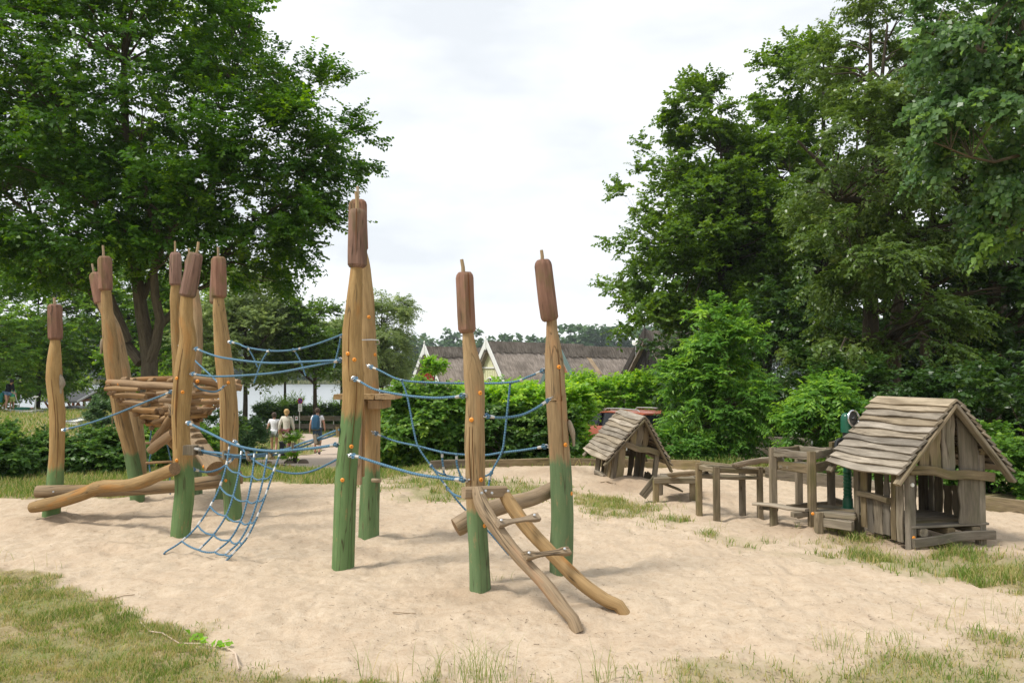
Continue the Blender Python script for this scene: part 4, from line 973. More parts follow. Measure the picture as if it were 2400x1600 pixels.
rope('upper long blue hand rope from the crooked post to the tallest post', [(457, 816), (490, 829), (528, 839), (622, 850), (706, 848), (788, 844), (800, 842)], 8.3, 6.9, .0105)
rope('long blue rope from the crooked post to the tallest post, lower of the pair', [(449, 875), (470, 879), (510, 882), (579, 879), (655, 872), (730, 858), (800, 844)], 8.28, 6.92, .0105)
rope('taut blue rope slanting down behind the crooked post towards the straight post', [(420, 808), (457, 845), (485, 871), (513, 898)], 11.0, 9.3, .010)
rope('short sagging blue rope between crooked and straight post above the nest rail', [(447, 894), (460, 906), (476, 914), (500, 918), (514, 914), (524, 906)], 8.35, 9.1, .010)
rope('straight blue rope rising from the leftmost post to the crooked post', [(149, 1007), (200, 994), (258, 975), (330, 946), (404, 917)], 9.05, 8.35, .0105)
rope('thick blue rope the climbing net hangs from, between crooked and tallest post', [(440, 990), (490, 1014), (539, 1038), (567, 1047), (597, 1053), (628, 1056), (659, 1056), (733, 1050), (792, 1041)], 8.2, 6.85, .0125)
rope('blue rope swinging low from the straight post behind the net to the rear middle post', [(550, 1034), (562, 1046), (595, 1078), (641, 1100), (689, 1109), (733, 1103), (790, 1076), (842, 1045)], 9.1, 8.05, .011)
rope('short low sagging blue rope right of the crooked post at the ramp foot', [(450, 1098), (483, 1106), (513, 1099), (534, 1085), (547, 1074)], 8.4, 9.0, .011)
rope('blue rope from the tallest post to the ladder post, upper one', [(829, 886), (846, 895), (878, 912), (929, 923), (973, 929), (1024, 932), (1072, 929), (1089, 926)], 6.78, 6.05, .0095)
rope('highest blue rope from the rear middle post to the right front post', [(866, 858), (890, 868), (938, 890), (1005, 896), (1088, 898), (1196, 896), (1240, 882), (1277, 867)], 7.9, 6.75, .0095, fer=[.32, .8])
rope('left upright blue rope of the loose rope square running down to the sand', [(941, 891), (954, 927), (970, 1009), (981, 1048), (1011, 1092), (1048, 1142), (1088, 1191), (1142, 1242), (1193, 1300)], 7.62, 7.3, .009, 'k-', fer=[.5, .62])
rope('right upright blue rope of the loose rope square', [(1196, 896), (1188, 971), (1183, 1019), (1176, 1059), (1152, 1107), (1145, 1140), (1136, 1185)], 7.0, 7.0, .009, 'k-', fer=[.72])
rope('middle blue rope from the rear middle post to the right front post', [(878, 1014), (925, 1033), (980, 1045), (1037, 1059), (1088, 1065), (1137, 1066), (1177, 1060), (1228, 1054), (1281, 1045)], 7.9, 6.72, .0095)
rope('short blue rope from the ladder post up to the right front post', [(1136, 973), (1164, 978), (1196, 977), (1228, 970), (1260, 954), (1287, 936)], 6.08, 6.55, .010)
rope('lower thick blue rope from the tallest post to the ladder post', [(823, 1067), (842, 1071), (909, 1092), (973, 1110), (1031, 1119), (1069, 1123), (1090, 1124)], 6.72, 6.03, .0115)
rope('lowest blue foot rope of the loose rope square', [(1011, 1092), (1024, 1105), (1043, 1113), (1069, 1118), (1100, 1121), (1137, 1115), (1152, 1107)], 7.35, 7.0, .009, 'kk')
rope('short blue rope hanging in the loose rope square, left of the pair', [(1036, 1060), (1037, 1080), (1041, 1111)], 7.25, 7.25, .009, 'kk', fer=[.12, .75])
rope('short blue rope hanging in the loose rope square, right of the pair', [(1070, 1064), (1071, 1088), (1080, 1117)], 7.15, 7.15, .009, 'kk', fer=[.12])
rope('small slack blue rope low beside the ladder post', [(1050, 1146), (1066, 1159), (1090, 1166)], 7.1, 6.6, .009, 'k-', fer=[.05])

# foot rope bundle with wooden treads
bp = [(455, 1051), (485, 1060), (541, 1068), (592, 1068), (643, 1062), (694, 1047), (745, 1029), (797, 1009)]
cum = [(x - 455) / (797 - 455) for x, y in bp]
W = [at(x, y, 8.2 - 1.35 * c) for (x, y), c in zip(bp, cum)]
root = thing('foot_rope_bridge', W[0], 'bundle of blue foot ropes threaded through small wooden blocks', 'rope bridge')
q = [Vector(v) for v in crom(W, 36)]
for off in (Vector((0, -.022, .012)), Vector((0, .022, .012)), Vector((0, 0, -.012))):
    MB().tube([p + off * (1 + .3 * math.sin(i)) for i, p in enumerate(q)], .009, n=7).build('rope', M['rope'], root)
for f in (.085, .25, .40, .55, .70, .85, .985):
    p = Vector(crom(W, 401)[int(f * 400)])
    MB().box(p, (.03, .085, .085), Euler((random.uniform(-.4, .4), random.uniform(-.35, .35), random.uniform(-.3, .3))), .006).build('wooden_block', M['grey'], root)
p = at(447, 1054, 8.14)
MB().box(p, (.125, .10, .095), Euler((0, 0, -.1)), .008).build('end_block', M['grey'], root)
MB().tube([at(457, 1051, 8.1), at(468, 1053, 8.05)], .016, n=8).build('ferrule', M['alu'], root)

# climbing net
def Z4(x, y): return (350 + x / 3.92, 950 + y / 3.92)
cols = [[(740, 350), (708, 550), (650, 740), (560, 925), (445, 1100), (300, 1245), (150, 1342)],
        [(850, 390), (822, 615), (770, 830), (705, 1010), (590, 1185), (455, 1325)],
        [(970, 412), (945, 645), (900, 870), (840, 1060), (740, 1230), (602, 1345)],
        [(1090, 420), (1048, 665), (995, 870), (925, 1070), (825, 1250), (698, 1368)],
        [(1210, 418), (1140, 610), (1070, 820), (990, 1025), (895, 1215), (760, 1370), (700, 1430)]]
tops = [7.86, 7.75, 7.63, 7.52, 7.42]; bots = [7.42, 7.28, 7.2, 7.12, 7.05]
def net_pt(c, x, y):
    f = (y - 380) / (1342 - 380 if c == 0 else 1400 - 400)
    px, py = Z4(x, y); return at(px, py, tops[c] + (bots[c] - tops[c]) * max(0, min(1, f)) ** .8)
root = thing('climbing_net', net_pt(2, *cols[2][-1]), 'blue square mesh climbing net pegged slanting to the sand', 'climbing net')
NP = []
for c, col in enumerate(cols):
    Wn = [net_pt(c, x, y) for x, y in col]; NP.append(Wn)
    qq = [Vector(v) for v in crom(Wn, 26)]
    if c in (0, 4): qq.append(qq[-1] + (qq[-1] - qq[-2]).normalized() * .05 - Vector((0, 0, .03)))
    mb = MB(); mb.tube(qq, .0088, n=7); mb.torus(Wn[0], Vector((1, 0, -.1)), .017, .008, 8, 6); mb.build('upright_rope', M['rope'], root)
    MB().tube([Wn[0].lerp(Wn[1], .14), Wn[0].lerp(Wn[1], .28)], .0118, n=8).build('ferrule', M['alu'], root)
for r in range(1, 6):
    for c in range(4):
        a, b = NP[c][r], NP[c + 1][r]; m = a.lerp(b, .5)
        sag = .028 if r < 5 else .012
        MB().tube([a, a.lerp(b, .2) - Vector((0, .0, sag * .75)), m - Vector((0, .0, sag)), a.lerp(b, .8) - Vector((0, 0, sag * .6)), b], .0085, n=6).build('cross_rope', M['rope'], root)
    for c in (0, 4):
        p, p2 = NP[c][r], NP[c][r - 1]; d = (p2 - p).normalized()
        MB().tube([p + d * .005, p + d * .045], .0118, n=8).build('ferrule', M['alu'], root)
for c in (1, 2, 3):
    p, p2 = NP[c][5], NP[c][4]; d = (p2 - p).normalized(); MB().tube([p + d * .01, p + d * .05], .0118, n=8).build('ferrule', M['alu'], root)

# ---- balance beams, ramp, ladder, logs
def log(name, label, pts, cat='log', mat='log', n=14, rough=.05, dome=.006, end='end', group=None, parent=None):
    q = crom([(*at(x, y, Y), mw(w, Y) / 2) for x, y, w, Y in pts], 20)
    mb = MB(); mb.tube([Vector(v[:3]) for v in q], [v[3] for v in q], n=n, rough=rough, capmat=1, dome=dome)
    o = mb.build(name, [M[mat], M[end]], parent, smooth=45)
    if parent is None: put(o, label, cat, group)
    return o
root = thing('balance_beam', at(150, 1185, 8.95), 'crooked round balance beam rising from the leftmost to the crooked post', 'balance beam')
log('beam', None, [(74, 1189, 24, 8.98), (95, 1184, 29, 8.96), (143, 1174, 29, 8.93), (201, 1155, 30, 8.88), (232, 1141, 31, 8.84), (287, 1138, 28, 8.7), (330, 1130, 29, 8.5), (380, 1110, 29, 8.3), (410, 1098, 29, 8.15)], parent=root, rough=.06)
bolt(root, at(84, 1187, 8.9), (0, -1, .15)); bolt(root, at(387, 1105, 8.17), (0, -1, .15))
root = thing('balance_beam', at(300, 1145, 9.1), 'straight dark round beam lying behind the crooked balance beam', 'balance beam')
log('beam', None, [(86, 1152, 29, 9.06), (150, 1151, 29, 9.1), (300, 1147, 29, 9.3), (420, 1138, 30, 9.45), (520, 1126, 31, 9.52), (566, 1118, 30, 9.55)], mat='oldlog', parent=root)
bolt(root, at(125, 1152, 8.98), (0, -1, .15))

# stepped log ramp
root = thing('log_ramp', at(504, 1120, 9.0), 'thick log ramp with sawn steps leading up into the nest', 'log ramp')
a, b = at(388, 925, 9.85), at(504, 1098, 9.02)
N = 90; mb = MB(); ra, rb = .075, .104
dirv = (b - a); Ltot = dirv.length; tdir = dirv.normalized()
xs = Vector((0, 0, 1)).cross(tdir).normalized(); ys = tdir.cross(xs)      # ys points up and out
secs, path = [], []
for i in range(N):
    f = i / (N - 1); s_ = f * Ltot; r = ra + (rb - ra) * f
    ph = (s_ % .118) / .118
    lim = r * (.98 - .0 * ph) if s_ > Ltot - .34 or s_ < .06 else r * (.38 + .58 * ph)
    sec = []
    for j in range(18):
        an = 2 * math.pi * j / 18; u, v = r * math.cos(an), r * math.sin(an)
        sec.append((u, min(v, lim)))
    secs.append(sec); path.append(a.lerp(b, f))
mb.loft(path, secs, capmat=1, dome=.004)
mb.build('stepped_log', [M['oldlog'], M['end']], root, smooth=35)
cap_disc(root, at(477, 1093, 8.99), (-.6, -.8, 0))

# ladder
root = thing('wooden_ladder', at(1350, 1455, 5.4), 'short leaning wooden ladder with two round rails and two rungs', 'ladder')
def Z8(x, y): return (1000 + x / 3.484, 1050 + y / 3.484)
def rail(pts, w, top_d, bot_d):
    P = []
    for i, (x, y) in enumerate(pts):
        f = (y - pts[0][1]) / (pts[-1][1] - pts[0][1]); px, py = Z8(x, y); d = top_d + (bot_d - top_d) * f
        P.append((*at(px, py, d), mw(w[i] / 3.484, d) / 2))
    q = crom(P, 22); dv = q[-1][:3] - q[-3][:3]; dv /= np.linalg.norm(dv); q.append(np.array([*(q[-1][:3] + dv * .05 + np.array([0, 0, -.05])), q[-1][3]]))
    mb = MB(); mb.tube([Vector(v[:3]) for v in q], [v[3] for v in q], n=12, rough=.06, capmat=1)
    mb.build('rail', [M['log'], M['end']], root, smooth=45)
rail([(410, 335), (465, 490), (600, 690), (760, 890), (950, 1090), (1100, 1280), (1195, 1392)], [100, 118, 112, 108, 112, 112, 105], 5.92, 5.31)
rail([(608, 330), (705, 490), (860, 690), (1050, 890), (1255, 1090), (1435, 1222), (1565, 1282)], [90, 116, 112, 110, 112, 112, 105], 6.08, 5.68)
def Lx(x, y, d): return at(*Z8(x, y), d)
def rung(x0, y0, d0, x1, y1, d1):
    A, B = Lx(x0, y0, d0), Lx(x1, y1, d1)
    ws = [.062, .064, .045, .034, .034, .045, .064, .062]; ts = [0, .12, .25, .38, .62, .75, .88, 1]
    mb = MB(); mb.loft([A.lerp(B, t) for t in ts], [rrect(w, w * .62) for w in ws], up=Vector((0, -.75, .66)))
    mb.build('rung', M['oldlog'], root)
    for t in (.1, .9): bolt(root, A.lerp(B, t) + Vector((0, -.024, .024)), (0, -.7, .7), .012)
rung(575, 615, 5.66, 912, 562, 5.92); rung(798, 880, 5.49, 1160, 838, 5.78)
A, B = Lx(300, 365, 5.9), Lx(640, 352, 6.06)
MB().loft([A, A.lerp(B, .5), B], rrect(.075, .085), up=Vector((0, 0, 1))).build('crossbar', M['oldlog'], root)
for x, y, d in [(450, 366, 5.86), (482, 348, 5.93), (533, 366, 5.95), (665, 350, 6.02)]: bolt(root, Lx(x, y, d - .03), (0, -1, .1), .012)

root = thing('balance_log', at(1070, 1240, 6.25), 'thick round log running from behind the ladder post to the right front post', 'log')
log('beam', None, [(1068, 1236, 43, 6.28), (1082, 1228, 47, 6.3), (1115, 1210, 44, 6.38), (1160, 1190, 41, 6.48), (1210, 1176, 38, 6.6), (1250, 1166, 36, 6.72), (1300, 1142, 35, 6.85)], mat='oldlog', parent=root, rough=.06)

# plank platform on the rear middle post, hanging board, steel handle
root = thing('plank_platform', at(866, 930, 8.1), 'small plank platform round the tall rear middle post', 'platform')
pz = at(866, 928, 8.0).z
for i, (x0, x1) in enumerate(((793, 842), (843, 886), (887, 934))):
    A, B = at(x0, 928, 7.95), at(x1, 928, 7.95); y0 = 7.72
    MB().loft([Vector(((A.x + B.x) / 2, y0, pz)), Vector(((A.x + B.x) / 2, y0 + .52, pz))], rrect(B.x - A.x - .004, .05, .007)).build('plank', M['log'], root)
MB().box((at(888, 0, 7.8).x, 8.02, pz - .075), (.15, .52, .085), None, .01).build('bearer', M['nestlog'], root)
MB().box((at(838, 0, 7.8).x, 8.05, pz - .075), (.10, .46, .085), None, .01).build('bearer', M['nestlog'], root)
root = thing('hanging_board', at(840, 1140, 7.7), 'upright slotted board fixed below the platform', 'board')
for x0, x1, y1, d in ((838, 846, 1135, 7.66), (846, 853, 1116, 7.72)):
    A, B = at(x0, 940, d), at(x1, y1, d)
    MB().box(((A.x + B.x) / 2, d, (A.z + B.z) / 2), (B.x - A.x + .008, .05, A.z - B.z), None, .006).build('board', M['nestlog'], root)
root = thing('steel_handle', at(850, 798, 7.95), 'bent steel handle on the tall rear middle post', 'handle')
MB().tube([at(838, 797, 7.86), at(870, 796, 7.86), at(887, 797, 7.9), at(889, 801, 7.95), at(888, 806, 8.0), at(880, 807, 8.05)], .0065, n=7).build('handle_bar', M['steel'], root)
root = thing('wooden_peg', at(885, 1126, 7.9), 'short wooden step peg sticking out of the rear middle post', 'peg')
MB().tube([at(873, 1125, 7.86), at(891, 1126, 7.8)], .02, n=10).build('peg', M['stick'], root)

# ---- log nest
C = at(406, 940, 10.15); zt = at(0, 895, 10.15).z
root = thing('log_nest', (C.x, C.y, .9), 'nest platform of stacked round logs held between the left posts', 'log nest')
def nlog(A, B, r, mat='nestlog', nm='log'):
    A, B = Vector(A), Vector(B); m = A.lerp(B, .5) + Vector((random.uniform(-.012, .012), random.uniform(-.012, .012), random.uniform(-.012, .012)))
    q = [Vector(v) for v in crom([A, A.lerp(m, .5) + Vector((0, 0, .004)), m, m.lerp(B, .5), B], 7)]
    mb = MB(); mb.tube(q, [r * k for k in (.86, 1, 1.03, 1, 1.02, .98, .84)], n=10, rough=.06, capmat=1, dome=r * .15)
    mb.build(nm, [M[mat], M['end']], root, smooth=45)
ns = 8
for k in range(6):
    R = .76 - .10 * k; z = zt - .105 - .088 * k
    for s_ in range(ns):
        a0 = -math.pi / 2 + 2 * math.pi * s_ / ns; a1 = a0 + 2 * math.pi / ns
        A = Vector((C.x + R * math.cos(a0), C.y + R * math.sin(a0), z + (.024 if s_ % 2 else -.024))); B = Vector((C.x + R * math.cos(a1), C.y + R * math.sin(a1), z + (.024 if s_ % 2 else -.024)))
        d = (B - A).normalized()
        if s_ == 0: A = A.lerp(B, .34)
        elif s_ == ns - 1: B = A.lerp(B, .70)
        nlog(A - d * random.uniform(.03, .11), B + d * random.uniform(.03, .11), random.uniform(.027, .033))
# rails on top
def pl(x, y, d): return at(x, y, d)
nlog(pl(254, 896, 10.4), pl(420, 906, 9.75), .052, nm='rail'); nlog(pl(445, 888, 9.7), pl(566, 909, 10.0), .05, nm='rail')
nlog(pl(252, 906, 10.3), pl(300, 893, 11.0), .042, nm='rail'); nlog(pl(300, 892, 10.95), pl(450, 886, 11.05), .045, nm='rail'); nlog(pl(450, 888, 11.0), pl(560, 895, 10.4), .045, nm='rail')
cap_disc(root, pl(279, 899, 10.24), (0, -1, 0), .022); cap_disc(root, pl(463, 893, 9.69), (0, -1, 0), .022)
for x0, y0, x1, y1 in ((285, 890, 300, 887), (305, 889, 316, 890), (350, 893, 362, 889), (395, 893, 408, 889)): nlog(pl(x0, y0, 10.6), pl(x1, y1, 10.3), .03, nm='top_log')
for k in range(9):                        # floor of the nest
    x = C.x - .42 + .105 * k; h = math.sqrt(max(.02, .46 ** 2 - (x - C.x) ** 2)) * .72
    nlog((x, C.y - h, zt - .36), (x, C.y + h, zt - .36), .042, nm='floor_log')
# struts below
for A, B, r in [(pl(352, 1056, 9.75), pl(404, 1015, 9.6), .058), (pl(360, 1036, 9.85), pl(402, 975, 9.7), .05), (pl(294, 925, 10.35), pl(356, 995, 10.0), .05), (pl(360, 990, 9.8), pl(396, 975, 9.8), .035), (pl(372, 1005, 10.3), pl(410, 1050, 10.4), .045), (pl(350, 985, 10.1), pl(410, 1000, 10.1), .045), (pl(440, 1000, 10.2), pl(500, 935, 10.3), .05)]:
    nlog(A, B, r, nm='strut')
# rope ladder under the nest
root = thing('rope_ladder', at(375, 1100, 10.7), 'rope ladder with two wooden rungs hanging under the nest', 'rope ladder')
MB().tube([at(357, 990, 10.5), at(352, 1030, 10.5), at(354, 1060, 10.5), at(349, 1085, 10.5), at(353, 1110, 10.5), at(351, 1140, 10.5)], .009, n=6).build('rope', M['rope'], root)
MB().tube([at(388, 1000, 10.5), at(392, 1040, 10.5), at(401, 1080, 10.5), at(398, 1120, 10.5), at(399, 1158, 10.5)], .009, n=6).build('rope', M['rope'], root)
MB().tube([at(341, 1038, 10.5), at(372, 1037, 10.5), at(400, 1040, 10.5)], .017, n=8, rough=.1).build('rung', M['nestlog'], root)
MB().tube([at(342, 1085, 10.5), at(372, 1083, 10.5), at(407, 1081, 10.5)], .017, n=8, rough=.1).build('rung', M['nestlog'], root)
# ================================================================== PLAYHOUSES, WATER TABLES, PUMP
random.seed(11)
def playhouse(label, loc, rot, seed, gable, detail=True, cz=0.0, sc=1.0):
    random.seed(seed)
    root = thing('playhouse', loc, label, 'playhouse', None, rot); root.scale = (sc, sc, 1.0)
    def bb(name, mb, mat='grey', parent=None, sm=40): return mb.build(name, M[mat], parent or root, smooth=sm, world=False)
    W, Dp, AP, EV, HW = .39, .78, 1.41, .70, .62
    roofz = lambda x: AP - abs(x) * (AP - EV) / HW
    for x in (-W, W):
        for y in (0, Dp): bb('post', MB().box((x, y, .30), (.085, .075, 1.22), None, .012))
    def board(x0, x1, z0, z1, y, along='x', lean=0.0, th=.022, wob=.012):
        """upright board with slightly uneven edges"""
        n = 5; path, secs = [], []
        wv = [random.uniform(-wob, wob) for _ in range(n + 1)]; wv2 = [random.uniform(-wob, wob) for _ in range(n + 1)]
        for i in range(n + 1):
            f = i / n; z = z0 + (z1 - z0) * f
            a = x0 + wv[i] + lean * f; b = x1 + wv2[i] + lean * f
            path.append(Vector(((a + b) / 2, y, z)) if along == 'x' else Vector((y, (a + b) / 2, z)))
            secs.append(rrect(b - a, th, .004) if along == 'x' else rrect(th, b - a, .004))
        mb = MB(); mb.loft(path, secs, up=Vector((0, 1, 0)))
        if z1 > 1.0 and z1 != .8 and along == 'x': mb.v = [(v[0], v[1], roofz(v[0]) - .03) if v[2] > z1 - .04 else v for v in mb.v]
        return bb('wall_board', mb)
    # gable front
    for x0, x1, z0 in gable:
        board(x0, x1, z0, max(1.01, min(roofz(x0), roofz(x1)) - .03), -.035)
    for x0, x1 in ((-.30, -.17), (-.15, -.01), (.02, .15), (.18, .31)): board(x0, x1, .78, roofz(max(abs(x0), abs(x1))) - .03, Dp + .04)
    for x0, x1 in ((-.30, -.21), (-.17, -.08), (.22, .33)): board(x0, x1, .16, .80, Dp + .04, lean=random.uniform(-.03, .03))
    # left wall with window
    for y0, y1, z0, z1 in ((.04, .13, .04, .92), (.145, .22, .04, .9), (.23, .33, .07, .40), (.34, .47, .06, .40), (.48, .57, .05, .40), (.58, .68, .08, .88), (.24, .31, .40, .9)): board(y0, y1, z0, z1, -W - .045, 'y', lean=random.uniform(-.012, .012))
    mb = MB(); mb.loft([Vector((-W - .075, .20, .415)), Vector((-W - .08, .42, .43)), Vector((-W - .075, .66, .42))], rrect(.07, .055, .008)); bb('window_sill', mb)
    # right wall
    for y0, y1, z0, z1 in ((.05, .15, .2, .9), (.17, .28, .2, .5), (.29, .40, .2, .52), (.41, .52, .2, .5), (.56, .66, .2, .9), (.68, .75, .2, .9)): board(y0, y1, z0, z1, W + .045, 'y', lean=random.uniform(-.02, .02))
    # wavy crossbars
    mb = MB(); mb.loft([Vector(v) for v in crom([(-W - .06 + cz * .4, -.085, .745 + cz), (-.2, -.087, .735 + cz), (-.02, -.087, .69 + cz), (.2, -.086, .69 + cz), (W + .09 - cz * .4, -.085, .655 + cz)], 12)], rrect(.032, .088, .006), up=Vector((0, 0, 1))); bb('crossbar', mb)
    mb = MB(); mb.loft([Vector(v) for v in crom([(-W - .03, -.075, .055), (-.15, -.075, .075), (.05, -.075, .10), (.25, -.075, .105), (W + .09, -.075, .10)], 12)], rrect(.04, .085, .006), up=Vector((0, 0, 1))); bb('base_beam', mb)
    mb = MB(); mb.loft([Vector((-W - .05, Dp + .08, .74)), Vector((W + .05, Dp + .08, .72))], rrect(.032, .08, .006)); bb('crossbar', mb)
    for x in (-W, W):                       # wall plates carrying the rafters
        mb = MB(); mb.loft([Vector((x, -.06, .90)), Vector((x, Dp + .08, .90))], rrect(.065, .06, .008)); bb('wall_plate', mb)
    # floor
    for k in range(6):
        y = .02 + k * .135; mb = MB(); mb.loft([Vector((-W - .02, y, .195)), Vector((W + .06, y, .20))], rrect(.128, .024, .005), up=Vector((0, 0, 1))); bb('floor_board', mb)
    for x in (-.28, 0.02, .3):
        mb = MB(); mb.loft([Vector((x, -.05, .145)), Vector((x, Dp, .145))], rrect(.085, .07, .012)); bb('joist', mb)
    # rafters and roof boards
    y0, y1 = -.16, Dp + .17
    for s_ in (-1, 1):
        for y in (y0 + .02, y1 - .02):
            A, B = Vector((0.0, y, AP - .045)), Vector((s_ * (HW + .02), y, EV - .08))
            mb = MB(); mb.loft([A, A.lerp(B, .5), B], rrect(.035, .09, .008), up=Vector((0, 1, 0)) if s_ > 0 else Vector((0, 1, 0))); bb('rafter', mb)
        nC = 11
        sl = Vector((s_ * HW, 0, EV - AP)); slu = sl.normalized(); nn = Vector((s_ * (AP - EV), 0, HW)).normalized()
        for k in range(nC):
            f0 = k / nC; st = sl.length / nC
            o0 = Vector((0, 0, AP)) + slu * (f0 * sl.length) - slu * (.012 if k else 0)
            mb = MB(); n = 12; ph, amp, fr = random.uniform(0, 6.3), random.uniform(.007, .016), random.uniform(4, 8)
            e0, e1 = y0 - random.uniform(0, .03), y1 + random.uniform(0, .03)
            th = .022
            top, low, top2, low2 = [], [], [], []
            for i in range(n + 1):
                y = e0 + (e1 - e0) * i / n
                wv = st + .032 + amp * math.sin(y * fr + ph) + random.uniform(-.002, .002)
                if k == nC - 1: wv = st + .05 - .11 * abs(i / n - .45) ** 1.6
                a = o0 + nn * .006; b = o0 + slu * wv + nn * (.036 + .006 * math.sin(y * 9 + ph))
                Y = Vector((0, y, 0))
                top.append(mb.add(a + Y + nn * th * .4, (0.0, 0.0, y * 1.0))); low.append(mb.add(b + Y + nn * th * .5, (wv, 0.0, y)))
                top2.append(mb.add(a + Y - nn * th * .6, (0.0, .02, y))); low2.append(mb.add(b + Y - nn * th * .5, (wv, .02, y)))
            for i in range(n):
                for q in ((top[i], top[i + 1], low[i + 1], low[i]), (top2[i], low2[i], low2[i + 1], top2[i + 1]), (low[i], low[i + 1], low2[i + 1], low2[i]), (top[i], top2[i], top2[i + 1], top[i + 1])):
                    mb.face(q if s_ < 0 else q[::-1])
            for q in ((top[0], low[0], low2[0], top2[0]), (top[n], top2[n], low2[n], low[n])): mb.face(q if s_ < 0 else q[::-1])
            bb('roof_board', mb, 'roofwood', sm=30)
    if detail:
        mb = MB(); mb.lathe([(0, .012), (.018, .01), (.02, 0)], (-W - .005, -.04, .60), Vector((0, -1, 0)), 12); bb('white_disc', mb, 'white')
        mb = MB(); mb.lathe([(0, .012), (.016, .008), (.018, 0)], (-W, -.04, .10), Vector((0, -1, 0)), 10); bb('bolt_cap', mb, 'orange')
    return root
gb = [(-.31, -.19, .74), (-.205, -.075, .70), (-.05, .085, .68), (.125, .35, .21)]
yaw = math.atan2(.16, .76)
flx, fly = (2126 - CX) / F * 7.70, 7.70
fc = Vector((flx + .39 * math.cos(yaw), fly + .39 * math.sin(yaw), 0))
playhouse('large weathered grey playhouse with wavy board roof standing in grass on the right', fc, (0, 0, yaw), 5, gb)
tl = at(1470, 1128, 12.15)
playhouse('smaller looking playhouse sunk and tilted in the sand beside the low trough', (tl.x + .05, 12.2, -.37), (math.radians(4), math.radians(6), math.radians(15)), 9, [(-.17, -.06, .93), (-.05, .06, .92), (.07, .18, .90), (-.35, -.22, .1)], detail=False, cz=.22, sc=.86)

# ---- water tables
random.seed(21)
def tpost(root, px, Y, ztop, w=.075, zb=-.2, lean=(0, 0)):
    x = (px - CX) / F * Y
    MB().loft([Vector((x, Y, zb)), Vector((x + lean[0] * .5, Y + lean[1] * .5, (zb + ztop) / 2)), Vector((x + lean[0], Y + lean[1], ztop))], rrect(w, w * .95, .010), up=Vector((0, 1, 0))).build('leg', M['grey'], root)
    return Vector((x, Y, ztop))
def beam(root, A, B, h=.075, w=.05, nm='side_board', mat='grey', wav=.0):
    n = 7; A, B = Vector(A), Vector(B)
    P = [A.lerp(B, i / (n - 1)) + Vector((0, 0, random.uniform(-wav, wav))) for i in range(n)]
    S = [rrect(w, h * random.uniform(1 - wav * 6, 1 + wav * 6), .006) for _ in range(n)]
    d = (B - A).normalized()
    MB().loft(P, S, up=Vector((0, 0, 1))).build(nm, M[mat], root)
# tall table
root = thing('water_table', at(1850, 1230, 8.9), 'tallest square wooden water table beside the hand pump', 'water table')
p1 = tpost(root, 1808, 8.88, .845); p2 = tpost(root, 1898, 8.48, .84, .08); p4 = tpost(root, 1868, 9.45, .82); p3 = tpost(root, 1943, 9.05, .83)
zt_ = Vector((0, 0, -.05))
for A, B in ((p1, p2), (p2, p3), (p3, p4), (p4, p1)): beam(root, A + zt_, B + zt_, .085, .045, wav=.006)
for k in range(5):
    f = (k + .5) / 5; A = p1.lerp(p2, f); B = p4.lerp(p3, f); beam(root, A + Vector((0, .03, -.20)), B + Vector((0, -.03, -.20)), .03, .1, 'tray_board')
beam(root, p1 + Vector((.03, .04, -.19)), p2 + Vector((-.02, .04, -.19)), .10, .04, 'tray_side'); beam(root, p2 + Vector((.0, .06, -.19)), p3 + Vector((0, -.03, -.19)), .10, .04, 'tray_side')
beam(root, p3 + Vector((0, .0, .03)), p3 + Vector((.28, .12, .03)), .07, .05, 'spout_board'); beam(root, p3 + Vector((.05, -.02, .05)), p3 + Vector((.12, 0, .06)), .05, .06, 'spout_block')
# low seat boards round it
root = thing('low_seat_board', at(1830, 1190, 8.7), 'low curved live-edge seat board in front of the tallest water table', 'bench')
A, B = at(1770, 1180, 9.0), at(1893, 1195, 8.45)
P = [Vector(v) for v in crom([A, A.lerp(B, .35) + Vector((0, -.02, .012)), A.lerp(B, .7) + Vector((0, -.01, -.004)), B], 10)]
MB().loft(P, [rrect(.13 - .05 * abs(i / 9 - .4), .03, .008) for i in range(10)], up=Vector((0, 0, 1))).build('board', M['roofwood'], root)
beam(root, at(1784, 1188, 9.0), at(1820, 1192, 9.15), .05, .05, 'bearer'); beam(root, at(1857, 1205, 8.45), at(1890, 1204, 8.5), .055, .06, 'bearer')
beam(root, at(1845, 1188, 9.1), at(1975, 1178, 9.35), .06, .05, 'rear_board', wav=.004); beam(root, at(1955, 1170, 9.2), at(1985, 1180, 9.1), .05, .05, 'rear_board')
# middle table
root = thing('water_table', at(1700, 1210, 9.3), 'middle wooden water table on four legs', 'water table')
m1 = tpost(root, 1635, 9.42, .615, .07); m2 = tpost(root, 1676, 9.18, .60, .072); m3 = tpost(root, 1736, 9.55, .58, .07); m4 = tpost(root, 1777, 9.33, .58, .065)
z_ = Vector((0, 0, -.045)); e_ = (m4 - m2).normalized() * .06
for A, B in ((m1, m2), (m2, m4 + e_), (m4, m3), (m1, m3)): beam(root, A + z_, B + z_, .055, .045, wav=.004)
beam(root, m1 + Vector((0, .03, -.15)), m3 + Vector((0, -.03, -.15)), .05, .12, 'tray_board'); beam(root, m2 + Vector((0, .06, -.13)), m4 + Vector((0, .06, -.13)), .03, .16, 'tray_board')
